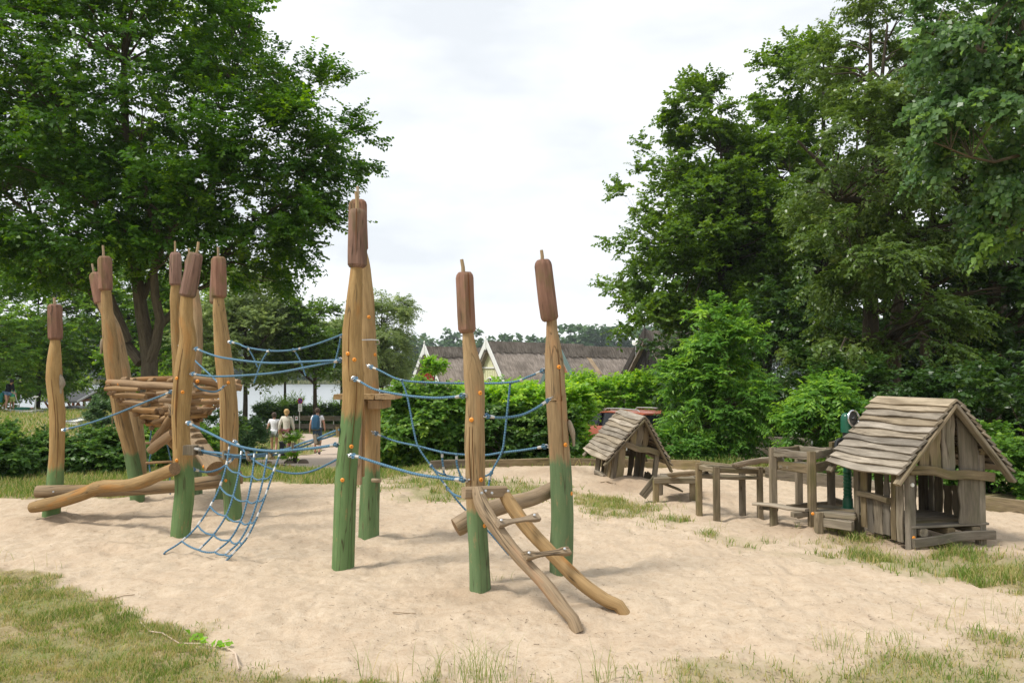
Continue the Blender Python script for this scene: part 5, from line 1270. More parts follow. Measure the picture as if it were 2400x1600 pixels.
# low table with sloping tray
root = thing('water_table', at(1580, 1175, 10.4), 'lowest trough table with a sloping tray, next to the tilted playhouse', 'water table')
l1 = tpost(root, 1535, 10.35, .29, .075); l2 = tpost(root, 1620, 10.35, .29, .07); l3 = tpost(root, 1545, 10.95, .27, .07); l4 = tpost(root, 1622, 10.95, .27, .07)
beam(root, l1 + Vector((-.03, -.01, .0)), l2 + Vector((.03, -.01, 0)), .075, .08, 'top_beam'); beam(root, l3, l4, .07, .05, 'top_beam')
for k in range(5): beam(root, l1.lerp(l3, (k + .3) / 5) + Vector((.02, 0, .01)), l2.lerp(l4, (k + .3) / 5) + Vector((0, 0, .0)), .02, .11, 'tray_board')
beam(root, l1 + Vector((-.16, .1, -.22)), l1 + Vector((.02, .06, .02)), .11, .035, 'sloping_board'); beam(root, l1 + Vector((.06, .25, -.04)), l2 + Vector((-.1, .25, -.16)), .02, .3, 'sloping_tray')
# hollowed half logs between the tables
def gutter(label, A, B, r):
    A, B = Vector(A), Vector(B); root = thing('log_gutter', A, label, 'gutter', 'hollowed log gutters')
    n = 12; path, secs = [], []
    for i in range(n):
        f = i / (n - 1); path.append(A.lerp(B, f) + Vector((0, 0, .018 * math.sin(f * 3.1) + random.uniform(-.003, .003))))
        sec = [(r * math.cos(math.pi + math.pi * j / 8), .85 * r * math.sin(math.pi + math.pi * j / 8)) for j in range(9)]
        sec += [(.72 * r * math.cos(-math.pi * j / 6), .55 * r * math.sin(-math.pi * j / 6)) for j in range(7)]
        k = (.75 if i == 0 else 1.0) * (1 + .06 * math.sin(i * 1.7)); secs.append([(a * k, b * k + .02) for a, b in sec])
    MB().loft(path, secs, up=Vector((0, 0, 1)), cap=False).build('half_log', M['roofwood'], root, smooth=60)
gutter('hollowed half log gutter between the tallest and the middle water table', at(1718, 1089, 9.28), at(1835, 1074, 9.0), .075)
gutter('hollowed half log gutter between the middle and the lowest table', at(1571, 1113, 10.3), at(1668, 1108, 9.45), .07)
# pump platform and pump
root = thing('pump_platform', at(1950, 1200, 8.5), 'low wooden deck under the hand pump', 'deck')
for k in range(7):
    A, B = at(1916 + k * .5, 1198, 8.32 + k * .1), at(1999, 1216 - k * 3, 8.10 + k * .1)
    zz = .20; A.z = B.z = zz; B.x = max(B.x, A.x + .3)
    beam(root, A, B, .022, .095, 'deck_board')
A, B = at(1921, 1207, 8.28), at(1998, 1224, 8.02); A.z = B.z = .14; beam(root, A, B, .09, .05, 'deck_beam')
A, B = at(1921, 1207, 8.9), at(1998, 1224, 8.7); A.z = B.z = .14; beam(root, A, B, .09, .05, 'deck_beam')
pp = tpost(root, 1913, 8.26, .24, .08); cap_disc(root, at(1905, 1203, 8.21), (-.4, -.9, 0), .016)
root = thing('hand_pump', at(1981, 1188, 8.7), 'green and black hand water pump with a chromed wheel', 'water pump')
px_, pY = (1981.5 - CX) / F * 8.7, 8.7; u = lambda py: CAMZ - (py - 878) / F * 8.7
def lath(nm, prof, mat): MB().lathe(prof, (px_, pY, 0), Vector((0, 0, 1)), 20).build(nm, M[mat], root)
lath('base', [(.075, u(1190)), (.075, u(1187)), (.056, u(1186)), (.052, u(1165)), (.046, u(1164))], 'pump')
prof = [(.045, u(1165))]
for k in range(8):
    y = 1165 - k * 8; prof += [(.045, u(y - 4)), (.048, u(y - 4.6)), (.048, u(y - 6)), (.041, u(y - 6.6))]
prof += [(.040, u(1095)), (.040, u(1046))]
lath('ribbed_pipe', prof, 'pump')
lath('black_column', [(.044, u(1070)), (.044, u(1012)), (.03, u(1010))], 'black')
lath('pump_head', [(.05, u(1013)), (.062, u(1012)), (.062, u(985)), (.058, u(976)), (.045, u(970)), (.02, u(967)), (0, u(966.5))], 'pump')
MB().tube([Vector((px_ - .03, pY, u(1031))), Vector((px_ - .09, pY - .02, u(1029))), Vector((px_ - .125, pY - .03, u(1033))), Vector((px_ - .13, pY - .03, u(1045)))], [.026, .023, .021, .024], n=10).build('spout', M['black'], root)
M['gunmetal'] = plain('gunmetal', (.10, .105, .11), .3, .5, .8)
M['chrome'] = plain('chrome', (.62, .63, .65), .16, .5, 1.0)
wc = Vector(((2000 - CX) / F * 8.6, 8.62, u(979)))
ax = Vector((.5, -.86, .1)).normalized()
wh = MB().torus(wc, ax, .086, .010, 24, 8).build('wheel', M['chrome'], root); MB().lathe([(0, .02), (.018, .02), (.022, .0), (.08, -.012)], wc, ax, 24).build('wheel_disc', M['gunmetal'], wh)
MB().tube([wc - ax * .12, wc], .012, n=8).build('axle', M['black'], root)

# ---- wooden edging of the sand
random.seed(5)
for i in range(1, len(EDGE)):
    a, b = Vector((*EDGE[i - 1], 0)), Vector((*EDGE[i], 0)); k = max(1, int((b - a).length / 1.9))
    for j in range(k):
        A, B = a.lerp(b, j / k), a.lerp(b, (j + 1) / k); A.z, B.z = .045 + random.uniform(-.01, .01), .045 + random.uniform(-.01, .01)
        lab = 'timber edging board of the sand, %s' % ['left end behind the hanging ropes', 'under the tall hedge', 'behind the tilted playhouse', 'between tilted playhouse and lowest table', 'behind the middle water table', 'behind the tallest water table', 'behind the hand pump', 'at the right behind the large playhouse', 'leaving the picture on the right'][i - 1]
        d = (B - A).normalized() * .004
        o = MB().loft([A + d, A.lerp(B, .5) + Vector((0, 0, random.uniform(-.008, .008))), B - d], rrect(.05, .21, .008), up=Vector((0, 0, 1))).build('edging_board', M['grey'])
        put(o, lab, 'edging', 'timber edging of the sand')

# sticks, branch with leaves
root = thing('fallen_vine', gnd(480, 1500), 'pale fallen shoot with a few green leaves on the sand at the lower left', 'twig')
M['vine'] = plain('pale_shoot', (.50, .40, .31), .8, .2)
vp = [(305, 1464), (330, 1466), (350, 1483), (380, 1490), (420, 1498), (470, 1505), (515, 1512), (540, 1520), (552, 1540), (560, 1565)]
MB().tube([gnd(x, y) + Vector((0, 0, hz(gnd(x, y).x, gnd(x, y).y) + .012)) for x, y in vp], [.002, .003, .004, .004, .004, .005, .006, .006, .006, .005], n=6).build('stem', M['vine'], root)
V_, D_, N_, S_ = [], [], [], []
for (x, y) in [(448, 1480), (470, 1487), (478, 1495), (498, 1505), (520, 1500), (532, 1497), (435, 1493), (515, 1512), (526, 1508), (465, 1492)]:
    g_ = gnd(x, y + 8); g_.z = hz(g_.x, g_.y) + .01
    for k in range(3): V_.append(g_ + Vector((random.uniform(-.02, .02), random.uniform(-.02, .02), random.uniform(.0, .03)))); D_.append((random.uniform(-1, 1), random.uniform(-1, 1), random.uniform(.1, .6))); N_.append((random.uniform(-.5, .5), random.uniform(-.8, .2), 1)); S_.append(random.uniform(.035, .055))
V2, Q2 = leaf_quads(np.array([list(v) for v in V_]), np.array(D_), np.array(N_), np.array(S_), .7, hexa=True)
np_obj('leaves', V2, Q2, M['lf_hedge'], root, {'tint': np.full(len(V2), .6)})
for i, (pts, lab) in enumerate([([(215, 1402), (250, 1401), (290, 1395), (316, 1392)], 'thin twig lying on the sand at the left'), ([(920, 1432), (950, 1432), (975, 1434)], 'thin twig lying on the sand in the middle foreground'), ([(1408, 1137), (1425, 1139), (1442, 1141)], 'pale stick lying before the tilted playhouse')]):
    dd = 0
    o = MB().tube([gnd(x, y) + Vector((0, 0, hz(gnd(x, y).x, gnd(x, y).y) + .008)) for x, y in pts], .0035 if i < 2 else .012, n=6).build('twig', M['oldlog'])
    put(o, lab, 'twig')
# ================================================================== HOUSES
def M_thatch(name, a, b):
    t = NT(name); g = t.attr('g', 'Vector')
    f = t.noise(t.vmul(g, (9, 2.0, 9)), 1, 5, .7); m = t.noise(t.vmul(g, (.7, 1.4, .7)), 1, 4, .6)
    c = t.mix(t.ramp(f, [(.38, 0.0), (.62, 1.0)]), a, b)
    c = t.mix(t.math('MULTIPLY', t.ramp(m, [(.4, 0.0), (.65, 1.0)]), .55), c, tuple(v * .6 for v in a))
    return t.done(c, .95, .08, normal=t.bump(f, .9, .05))
M['thatch'] = M_thatch('thatch', (.22, .185, .155), (.42, .36, .31)); M['ridge'] = M_thatch('ridge_sedge', (.10, .085, .07), (.23, .20, .17)); M['newthatch'] = M_thatch('new_thatch', (.42, .31, .2), (.55, .42, .28))
M['redwall'] = plain('red_boards', (.27, .025, .02), .7); M['yellowwall'] = plain('cream_boards', (.66, .66, .42), .7); M['brownwall'] = plain('brown_boards', (.33, .15, .08), .75); M['blackwall'] = plain('tarred_boards', (.03, .027, .025), .7)
M['teal'] = plain('grey_green_paint', (.13, .19, .18), .6); M['tar'] = plain('dark_barge', (.045, .038, .032), .7); M['glass'] = plain('window_glass', (.012, .014, .016), .12, .35)
random.seed(31)
def cottage(label, apex_px, Y, ridge_len, yaw, hw, rise, wall, barge, streaks=(), window=None, boards=True):
    """gable end apex at apex_px; ridge runs away along yaw (0 = to the right)"""
    a = at(*apex_px, Y); zg = hb(a.x, a.y)
    root = thing('thatched_cottage', (a.x, a.y, zg), label, 'house', 'thatched cottages by the lake', (0, 0, yaw))
    H = a.z - zg                          # local: x along ridge, y across, z up; gable at x=0
    def bb(n, mb, mat, par=None, sm=35): return mb.build(n, M[mat], par or root, smooth=sm, world=False)
    ev = H - rise; th = .32
    for s_ in (-1, 1):
        mb = MB(); n, m_ = 14, 10
        idx = {}
        for i in range(n + 1):
            for j in range(m_ + 1):
                x = .0 + ridge_len * i / n; f = j / m_
                y = s_ * (hw + .35) * f; z = H - rise * (hw + .35) / hw * f
                wob = .03 * math.sin(i * 1.3 + j) + random.uniform(-.015, .015)
                idx[i, j, 0] = mb.add((x, y + s_ * .0, z + wob), (x, f * 6, 0)); idx[i, j, 1] = mb.add((x, y - s_ * .1, z - th), (x, f * 6, 1))
        for i in range(n):
            for j in range(m_):
                q = (idx[i, j, 0], idx[i + 1, j, 0], idx[i + 1, j + 1, 0], idx[i, j + 1, 0]); mb.face(q[::-1] if s_ > 0 else q)
                q = (idx[i, j, 1], idx[i, j + 1, 1], idx[i + 1, j + 1, 1], idx[i + 1, j, 1]); mb.face(q[::-1] if s_ > 0 else q)
            mb.face((idx[i, m_, 0], idx[i + 1, m_, 0], idx[i + 1, m_, 1], idx[i, m_, 1]))
        for i in (0, n):
            for j in range(m_): mb.face((idx[i, j, 0], idx[i, j + 1, 0], idx[i, j + 1, 1], idx[i, j, 1]))
        r = bb('roof', mb, 'thatch')
        if s_ < 0:
            for x0, w_ in streaks:
                sb = MB(); P = []
                for j in range(5):
                    f = .02 + .10 * j; y = s_ * (hw + .35) * f; z = H - rise * (hw + .35) / hw * f + .05; P.append((sb.add((x0 + .12 * j, y, z), (x0, f * 6, 0)), sb.add((x0 + w_ + .12 * j, y, z), (x0 + w_, f * 6, 0))))
                for j in range(4): sb.face((P[j][0], P[j][1], P[j + 1][1], P[j + 1][0]))
                bb('patch', sb, 'newthatch', r)
    # ridge cap: two steep aprons
    mb = MB(); n = 30
    rows = []
    for i in range(n + 1):
        x = -.02 + (ridge_len + .04) * i / n; dd = .72 + .10 * (i % 2) + random.uniform(-.03, .03)
        prof = [(-dd * hw / rise * 1.0, H - dd + .10), (-.12, H + .12), (.12, H + .12), (dd * hw / rise, H - dd + .10)]
        rows.append([mb.add((x, y, z + random.uniform(-.015, .015)), (x, j * .8, 2)) for j, (y, z) in enumerate(prof)])
    for i in range(n):
        for j in range(3): mb.face((rows[i][j], rows[i][j + 1], rows[i + 1][j + 1], rows[i + 1][j]))
    mb.face(rows[0]); mb.face(rows[-1][::-1]); bb('ridge_cap', mb, 'ridge')
    # gable wall
    mb = MB()
    prof = [(-hw * .9, 0), (hw * .9, 0), (hw * .9, ev), (0, H - .25), (-hw * .9, ev)]
    A = [mb.add((.35, y, z)) for y, z in prof]; B = [mb.add((ridge_len - .3, y, z)) for y, z in prof]
    mb.face(A[::-1]); mb.face(B)
    for j in range(5): mb.face((A[j], A[(j + 1) % 5], B[(j + 1) % 5], B[j]))
    wl = bb('wall', mb, wall, sm=0)
    if boards:
        k = 0
        y = -hw * .85
        while y < hw * .85:
            zt_ = H - .3 - abs(y) * rise / hw
            b_ = MB().box((.34, y, zt_ / 2), (.03, .03, zt_), None, .004); bb('batten', b_, wall); y += .28
    for s_ in (-1, 1):
        A_, B_ = Vector((-.04, 0, H + .05)), Vector((-.04, s_ * (hw + .4), H + .05 - rise * (hw + .4) / hw))
        mb = MB(); mb.loft([A_, B_], rrect(.06, .34, .01), up=Vector((0, 0, 1))); bb('barge_board', mb, barge)
    mb = MB(); mb.lathe([(0, .55), (.07, .42), (.03, .32), (.09, .18), (.09, -.5), (0, -.5)], (-.06, 0, H), Vector((0, 0, 1)), 8); bb('finial', mb, barge)
    if barge == 'white' and wall == 'yellowwall': bb('tie_beam', MB().box((.30, 0, H - 1.75), (.06, 1.9, .10), None, .01), 'white')
    if window:
        wy, wz, wr = window
        mb = MB(); mb.torus((.31, wy, H - wz), Vector((1, 0, 0)), wr, .06, 20, 6); f_ = bb('window', mb, 'white')
        mb = MB(); mb.lathe([(0, 0), (wr, 0)], (.32, wy, H - wz), Vector((-1, 0, 0)), 20); bb('pane', mb, 'glass', f_)
        for dy in (-.4, 0, .4): bb('glazing_bar', MB().box((.30, wy + dy * wr, H - wz), (.03, .04, wr * 1.8), None, .004), 'white', f_)
        bb('glazing_bar', MB().box((.30, wy, H - wz), (.03, wr * 1.9, .04), None, .004), 'white', f_)
    return root
YAW = math.radians(37)
cottage('thatched cottage with a red gable and white barge boards', (996, 815), 58, 9.5, YAW, 2.9, 4.0, 'redwall', 'white', window=(.3, 3.0, .55))
cottage('thatched cottage with a cream gable, arched window and white barge boards', (1140, 803), 56, 9.0, YAW, 2.9, 4.0, 'yellowwall', 'white', ((4.6, .45),), window=(0, 3.0, .55))
cottage('thatched cottage with a brown board gable and grey green barge boards', (1309, 813), 54, 7.8, YAW, 2.9, 4.0, 'brownwall', 'teal', ((1.9, .4),), window=(-.5, 3.05, .35))
cottage('thatched cottage with black tarred gable half hidden by the alder', (1512, 778), 50, 7, YAW, 2.9, 4.0, 'blackwall', 'tar')
root = thing('satellite_dish', at(1487, 808, 50), 'pale satellite dish on the ridge near the black gable', 'satellite dish')
p = at(1487, 800, 50); MB().lathe([(0, .04), (.13, .02), (.24, -.05), (.25, -.045)], p, Vector((-.8, -.6, .3)), 14).build('dish', M['white'], root); MB().tube([p + Vector((.1, .1, 0)), p + Vector((.1, .1, -.9))], .03, n=6).build('mast', M['steel'], root)

# ================================================================== CAR, FENCES, SIGN, STONES
M['carpaint'] = plain('orange_car_paint', (.32, .075, .032), .25, .6, .0, var=.03); M['tyre'] = plain('tyre', (.02, .02, .02), .8)
cY = 26.0; cl = at(1468, 957, cY); cg = hb(cl.x, cY)
root = thing('parked_car', (cl.x, cY, cg), 'orange van with black windows and roof rails parked behind the tilted playhouse', 'car', None, (0, 0, math.radians(-58)))
Hc = cl.z - cg; 
def cb(n, mb, mat, par=None): return mb.build(n, M[mat], par or root, smooth=40, world=False)
# length along local x (front at -x), width along y
secs = [(-1.95, .45, .72, .8), (-1.9, .3, .85, .86), (-1.5, .26, 1.0, .9), (-1.1, .25, 1.04, .92), (1.6, .25, 1.04, .92), (1.85, .28, 1.0, .9), (1.92, .4, .95, .86)]
mb = MB(); mb.loft([Vector((x, 0, 0)) for x, *_ in secs], [[(s_ * w, z) for s_, z in ((-1, lo + .08), (-.92, lo), (.92, lo), (1, lo + .08), (1, hi - .1), (.94, hi), (-.94, hi), (-1, hi - .1))] for x, lo, hi, w in secs], up=Vector((0, 0, 1))); body = cb('body', mb, 'carpaint')
k = Hc - .06
mb = MB(); gl = [(-1.15, .86, 1.03, 1.06), (-.55, .80, 1.03, k - .10), (-.3, .78, 1.03, k - .06), (1.6, .78, 1.03, k - .06), (1.82, .82, 1.03, 1.06)]
mb.loft([Vector((x, 0, 0)) for x, *_ in gl], [[(-w, lo), (w, lo), (w - .08, hi), (-w + .08, hi)] for x, w, lo, hi in gl], up=Vector((0, 0, 1))); cb('windows', mb, 'glass')
mb = MB(); rf = [(-.62, .66, k - .12, k - .09), (-.45, .72, k - .07, k - .03), (.0, .74, k - .05, k + .02), (1.4, .74, k - .05, k + .02), (1.62, .70, k - .07, k - .03)]
mb.loft([Vector((x, 0, 0)) for x, *_ in rf], [[(-w, lo), (w, lo), (w, (lo + hi) / 2), (w - .1, hi), (-w + .1, hi), (-w, (lo + hi) / 2)] for x, w, lo, hi in rf], up=Vector((0, 0, 1))); cb('roof', mb, 'carpaint')
for x in (-.35, .55, 1.55):
    for s_ in (-1, 1):
        mb = MB(); mb.loft([Vector((x - .1, s_ * .86, 1.03)), Vector((x, s_ * .745, k - .06))], rrect(.09, .03, .006)); cb('pillar', mb, 'carpaint' if x > 1.5 else 'glass')
for s_ in (-1, 1):
    mb = MB(); mb.tube([Vector((-.3, s_ * .64, k + .01)), Vector((-.2, s_ * .64, k + .075)), Vector((.5, s_ * .64, k + .09)), Vector((1.3, s_ * .64, k + .075)), Vector((1.4, s_ * .64, k + .01))], .018, n=8); cb('roof_rail', mb, 'alu')
    for x in (-1.2, 1.2):
        mb = MB(); mb.lathe([(0, .1), (.2, .1), (.31, .1), (.33, .06), (.33, -.1), (0, -.1)], (x, s_ * .86, .33), Vector((0, s_, 0)), 20); w_ = cb('wheel', mb, 'tyre')
        mb = MB(); mb.lathe([(0, .115), (.19, .108), (.2, .1)], (x, s_ * .86, .33), Vector((0, s_, 0)), 16); cb('rim', mb, 'alu', w_)

def plank_fence(label, pts, Y0, Y1, tops, hts, post_px, group=None, name='plank_fence', mat='roofwood'):
    x0, x1 = pts
    root = thing(name, gp((x0 + x1) / 2, (Y0 + Y1) / 2), label, 'fence')
    for top, hh in zip(tops, hts):
        k = max(1, len(post_px) - 1)
        for i in range(k):
            A, B = [], []
            fa, fb = (post_px[i] - x0) / (x1 - x0), (post_px[i + 1] - x0) / (x1 - x0)
            ya, yb = Y0 + (Y1 - Y0) * fa, Y0 + (Y1 - Y0) * fb
            A, B = at(post_px[i], top[0] + (top[1] - top[0]) * fa, ya), at(post_px[i + 1], top[0] + (top[1] - top[0]) * fb, yb)
            MB().loft([A, B], rrect(.04, hh, .006), up=Vector((0, 0, 1))).build('plank', M[mat], root)
    for p in post_px:
        f = (p - x0) / (x1 - x0); Y = Y0 + (Y1 - Y0) * f; g_ = gp(p, Y); t_ = at(p, tops[0][0] + (tops[0][1] - tops[0][0]) * f - 6, Y)
        MB().box((g_.x, Y + .05, (g_.z - .2 + t_.z) / 2), (.05, .05, t_.z - g_.z + .2), None, .006).build('post', M['steel'], root)
plank_fence('grey plank fence behind the young ash and the water tables', (1500, 1900), 18.2, 16.8, [(1018, 1036), (1047, 1062)], [.17, .17], [1500, 1570, 1680, 1788, 1900])
plank_fence('dark plank fence below the lake hedge behind the walkers', (690, 860), 46.5, 46.5, [(979, 981), (998, 1000)], [.28, .28], [690, 783, 860], mat='grey')
root = thing('no_parking_sign', at(703, 1010, 45.5), 'no stopping sign with a white plate on a steel pole by the lake hedge', 'sign')
p0, p1_ = at(702, 1012, 45.5), at(702, 934, 45.5); MB().tube([p0 - Vector((0, 0, .2)), p1_], .03, n=8).build('pole', M['steel'], root)
M['signred'] = plain('sign_red', (.5, .03, .05), .5); M['signblue'] = plain('sign_blue', (.03, .06, .28), .5)
c_ = at(703.5, 939, 45.44); axs = Vector((.8, -.6, 0))
s_o = MB().lathe([(0, .0), (.17, .0), (.17, .012)], c_, axs, 20).build('disc', M['signblue'], root); MB().torus(c_ + axs * .005, axs, .155, .018, 20, 6).build('ring', M['signred'], s_o)
MB().box(c_ + axs * .012, (.30, .012, .035), Matrix.Rotation(math.atan2(axs.x, -axs.y), 3, 'Z') @ Matrix.Rotation(.785, 3, 'Y'), .002).build('bar', M['signred'], s_o)
c_ = at(703.5, 955, 45.44); sgn = MB().box(c_, (.26, .02, .42), Matrix.Rotation(math.atan2(axs.x, -axs.y), 3, 'Z'), .004).build('plate', M['white'], root)
for k_ in range(4):
    MB().box(c_ + Vector((.0, -.025, .13 - .085 * k_)), (.15, .012, .02), Matrix.Rotation(math.atan2(axs.x, -axs.y), 3, 'Z'), .002).build('text_line', M['black'], sgn)
root = thing('notice_plate', at(695, 980, 46.3), 'small white notice with a red mark on the plank fence', 'sign')
c_ = at(695, 980, 46.3); MB().box(c_, (.16, .02, .24), None, .004).build('plate', M['white'], root); MB().lathe([(0, .012), (.04, .01)], c_ + Vector((0, -.012, .02)), Vector((0, -1, 0)), 12).build('mark', M['signred'], root)

M['stone'] = plain('boulder', (.15, .115, .09), .9, .15, var=.4, scale=4)
def stone(label, px, py, Y, w, h):
    b = gp(px, Y); me = bpy.data.meshes.new('boulder'); bm = bmesh.new(); bmesh.ops.create_icosphere(bm, subdivisions=3, radius=1)
    s_ = random.random() * 50
    for v in bm.verts:
        n_ = 1 + .35 * (float(vnoise(v.co.x * 1.6 + s_, v.co.y * 1.6 + v.co.z * 2.3, 5)) - .5); v.co = Vector((v.co.x * w * n_, v.co.y * w * .7 * n_, v.co.z * h * n_))
    bm.to_mesh(me); bm.free(); me.materials.append(M['stone']); me.polygons.foreach_set('use_smooth', np.ones(len(me.polygons), bool))
    o = bpy.data.objects.new('boulder', me); COL.objects.link(o); o.location = (b.x, b.y, b.z + h * .45); put(o, label, 'boulder', 'boulders by the path')
stone('flat brown boulder under the young leafy shoot by the path', 681, 1082, 22.3, .15, .085); stone('brown boulder by the path, right one of the pair', 714, 1082, 22.3, .155, .11)
stone('pale low stone beside the path left of the boulders', 632, 1082, 22.6, .12, .06)
bush('shoot_bush', 'young yellow green shoot growing by the path boulders', gp(690, 22.4), [E_px(690, 1035, 22.4, 18, 28, .22), E_px(690, 1068, 22.4, 24, 14, .25)], 42, 4, 9, .17, .06, 'lf_hedge', lump=.4, shell=.2, stems=8)
root = thing('waste_bin', gp(666, 27), 'slim black bin standing by the path', 'bin'); b = gp(666, 27)
MB().box((b.x, b.y, b.z + .28), (.20, .2, .58), None, .03).build('bin_body', M['black'], root); MB().box((b.x, b.y, b.z + .585), (.23, .23, .04), None, .015).build('lid', M['black'], root)

# ---- pavilion, boats, minigolf on the left
M['shingle'] = plain('dark_shingle', (.055, .057, .062), .85, var=.25, scale=6); M['timber'] = plain('brown_timber', (.23, .085, .04), .7); M['red'] = plain('red_hull', (.62, .03, .05), .4); M['boatwhite'] = plain('white_hull', (.8, .8, .8), .4)
pY = 58; pa = at(229, 913, pY); pg = LAKE + .3
root = thing('lake_pavilion', (pa.x, pY, pg), 'open timber pavilion with a dark shingle roof by the lake', 'pavilion', None, (0, 0, math.radians(-24)))
H = pa.z - pg; L_, hw_, rs_ = 4.0, 1.6, .78
for s_ in (-1, 1):
    mb = MB(); v = [mb.add(p) for p in ((0, 0, H), (-L_, 0, H), (-L_, s_ * hw_, H - rs_), (0, s_ * hw_, H - rs_), (0, 0, H - .12), (-L_, 0, H - .12), (-L_, s_ * hw_, H - rs_ - .12), (0, s_ * hw_, H - rs_ - .12))]
    for q in ((0, 1, 2, 3), (7, 6, 5, 4), (0, 3, 7, 4), (3, 2, 6, 7), (2, 1, 5, 6), (1, 0, 4, 5)): mb.face([v[i] for i in q])
    cbp = mb.build('roof', M['shingle'], root, smooth=0, world=False)
    mb = MB(); mb.loft([Vector((.03, 0, H - .02)), Vector((.03, s_ * (hw_ + .05), H - rs_ - .05))], rrect(.05, .14, .01)); mb.build('barge_board', M['steel'], root, world=False)
for x in (-.25, -L_ + .3):
    MB().loft([Vector((x, -hw_ * .8, H - rs_ + .05)), Vector((x, hw_ * .8, H - rs_ + .05))], rrect(.14, .2, .02)).build('tie_beam', M['timber'], root, world=False)
    MB().box((x, 0, H - rs_ * .5), (.14, .14, rs_ * .8), None, .02).build('king_post', M['timber'], root, world=False)
    for y in (-hw_ * .55, hw_ * .55):
        MB().box((x, y, (H - rs_) / 2), (.16, .16, H - rs_), None, .02).build('post', M['timber'], root, world=False)
        for s_ in (-1, 1): MB().loft([Vector((x, y, H - rs_ - .85)), Vector((x, y + s_ * .55, H - rs_ - .05))], rrect(.1, .12, .01)).build('brace', M['timber'], root, world=False)
def boat(label, px, Y, col, yaw):
    x = (px - CX) / F * Y; root = thing('pedal_boat', (x, Y, LAKE), label, 'pedal boat', 'pedal boats moored by the shore', (0, 0, yaw))
    for s_ in (-1, 1):
        mb = MB(); mb.loft([Vector((-1.5, s_ * .5, .35)), Vector((-1.1, s_ * .5, .22)), Vector((1.2, s_ * .5, .22)), Vector((1.6, s_ * .5, .42))], [rrect(w, h, .08) for w, h in ((.2, .2), (.5, .5), (.5, .5), (.25, .25))], up=Vector((0, 0, 1))); mb.build('hull', M[col], root, world=False)
    MB().box((0, 0, .5), (1.9, 1.3, .16), None, .05).build('deck', M['boatwhite'], root, world=False)
    for s_ in (-1, 1):
        MB().loft([Vector((-.3, s_ * .33, .58)), Vector((-.35, s_ * .33, .75)), Vector((-.6, s_ * .33, 1.35))], rrect(.16, .5, .05), up=Vector((0, 1, 0))).build('seat', M['boatwhite' if col == 'red' else 'red'], root, world=False)
boat('red pedal boat with white seats just left of the leftmost post', 108, 64, 'red', .3); boat('white pedal boat with red seats at the end of the row', 92, 68, 'boatwhite', .8); boat('red pedal boat seen right of the leftmost post under the pavilion', 168, 66, 'red', 0)
for px, lab in ((122, 'plain wooden jetty where the pedal boats lie'),):
    x = (px - CX) / F * 62; root = thing('jetty', (x, 62, LAKE), lab, 'jetty')
    for k in range(8): MB().box((x - 3 + k * .85, 62, LAKE + .45), (.8, 1.2, .06), None, .01).build('plank', M['grey'], root)
    for k in range(4): MB().tube([(x - 2.8 + k * 1.9, 61.6, LAKE - 1), (x - 2.8 + k * 1.9, 61.6, LAKE + .7)], .08, n=8).build('pile', M['grey'], root)
# tarpaulin covered trailer
tb = at(175, 962, 50); tg = hb(tb.x, 50); root = thing('covered_trailer', (tb.x, 50, tg), 'low thing under a shiny black tarpaulin below the pavilion', 'tarpaulin')
M['tarp'] = plain('black_tarpaulin', (.02, .022, .025), .3, .5)
mb = MB(); n_, m_ = 14, 8
for i in range(n_ + 1):
    for j in range(m_ + 1):
        u_, v_ = i / n_ * 2 - 1, j / m_ * 2 - 1; e = max(abs(u_) ** 4, abs(v_) ** 4)
        mb.add((tb.x + u_ * .75, 50 + v_ * .6, tg - .05 + .45 * (1 - e) + .04 * random.random()))
for i in range(n_):
    for j in range(m_): a_ = i * (m_ + 1) + j; mb.face((a_, a_ + m_ + 1, a_ + m_ + 2, a_ + 1))
mb.build('sheet', M['tarp'], root, smooth=30)
# minigolf
M['concrete'] = plain('pale_concrete', (.5, .49, .46), .9, var=.15); M['gring'] = plain('green_ring', (.01, .10, .06), .6)
def lane(label, pts, Y0s, mat='concrete'):
    c = at(*pts[0], Y0s[0]); root = thing('minigolf_lane', gp(pts[0][0], Y0s[0]), label, 'minigolf lane', 'minigolf lanes')
    P = [gp(px, Y) + Vector((0, 0, .07)) for (px, _), Y in zip(pts, Y0s)]
    mb = MB(); T = [mb.add(p) for p in P]; Bv = [mb.add(p - Vector((0, 0, .1))) for p in P]
    mb.face(T); n = len(P)
    for i in range(n): mb.face((T[i], Bv[i], Bv[(i + 1) % n], T[(i + 1) % n]))
    mb.build('slab', M[mat], root, smooth=0)
    for i in range(n): MB().tube([P[i] + Vector((0, 0, .02)), P[(i + 1) % n] + Vector((0, 0, .02))], .03, n=6).build('rim', M['steel'], root)
    return root
lane('pale minigolf lane with the green ring at the left', [(25, 0), (80, 0), (112, 0), (65, 0)], [39.6, 38.2, 39.4, 41.2]); lane('white minigolf lane near the small juniper', [(155, 0), (185, 0), (215, 0), (190, 0)], [29.2, 28.8, 31, 31.6], 'white')
rc = gp(56, 40.0); root = thing('minigolf_ring', rc, 'dark green ring obstacle on the minigolf lane', 'ring'); MB().torus(rc + Vector((0, 0, .14)), Vector((0, 0, 1)), .30, .07, 24, 8).build('ring', M['gring'], root)
rc = gp(87, 37.5); root = thing('lane_post', rc, 'thin steel post with a small plate by the minigolf lane', 'post'); MB().tube([rc - Vector((0, 0, .1)), rc + Vector((0, 0, .78))], .022, n=8).build('pole', M['steel'], root); MB().box(rc + Vector((0, 0, .8)), (.22, .14, .02), Euler((.4, 0, 0)), .004).build('plate', M['alu'], root)
rc = gp(267, 23); root = thing('thin_post', rc, 'thin pale wooden stake beside the small juniper', 'stake'); MB().tube([rc - Vector((0, 0, .1)), rc + Vector((0, 0, 1.0))], .018, n=8).build('stake', M['stick'], root)
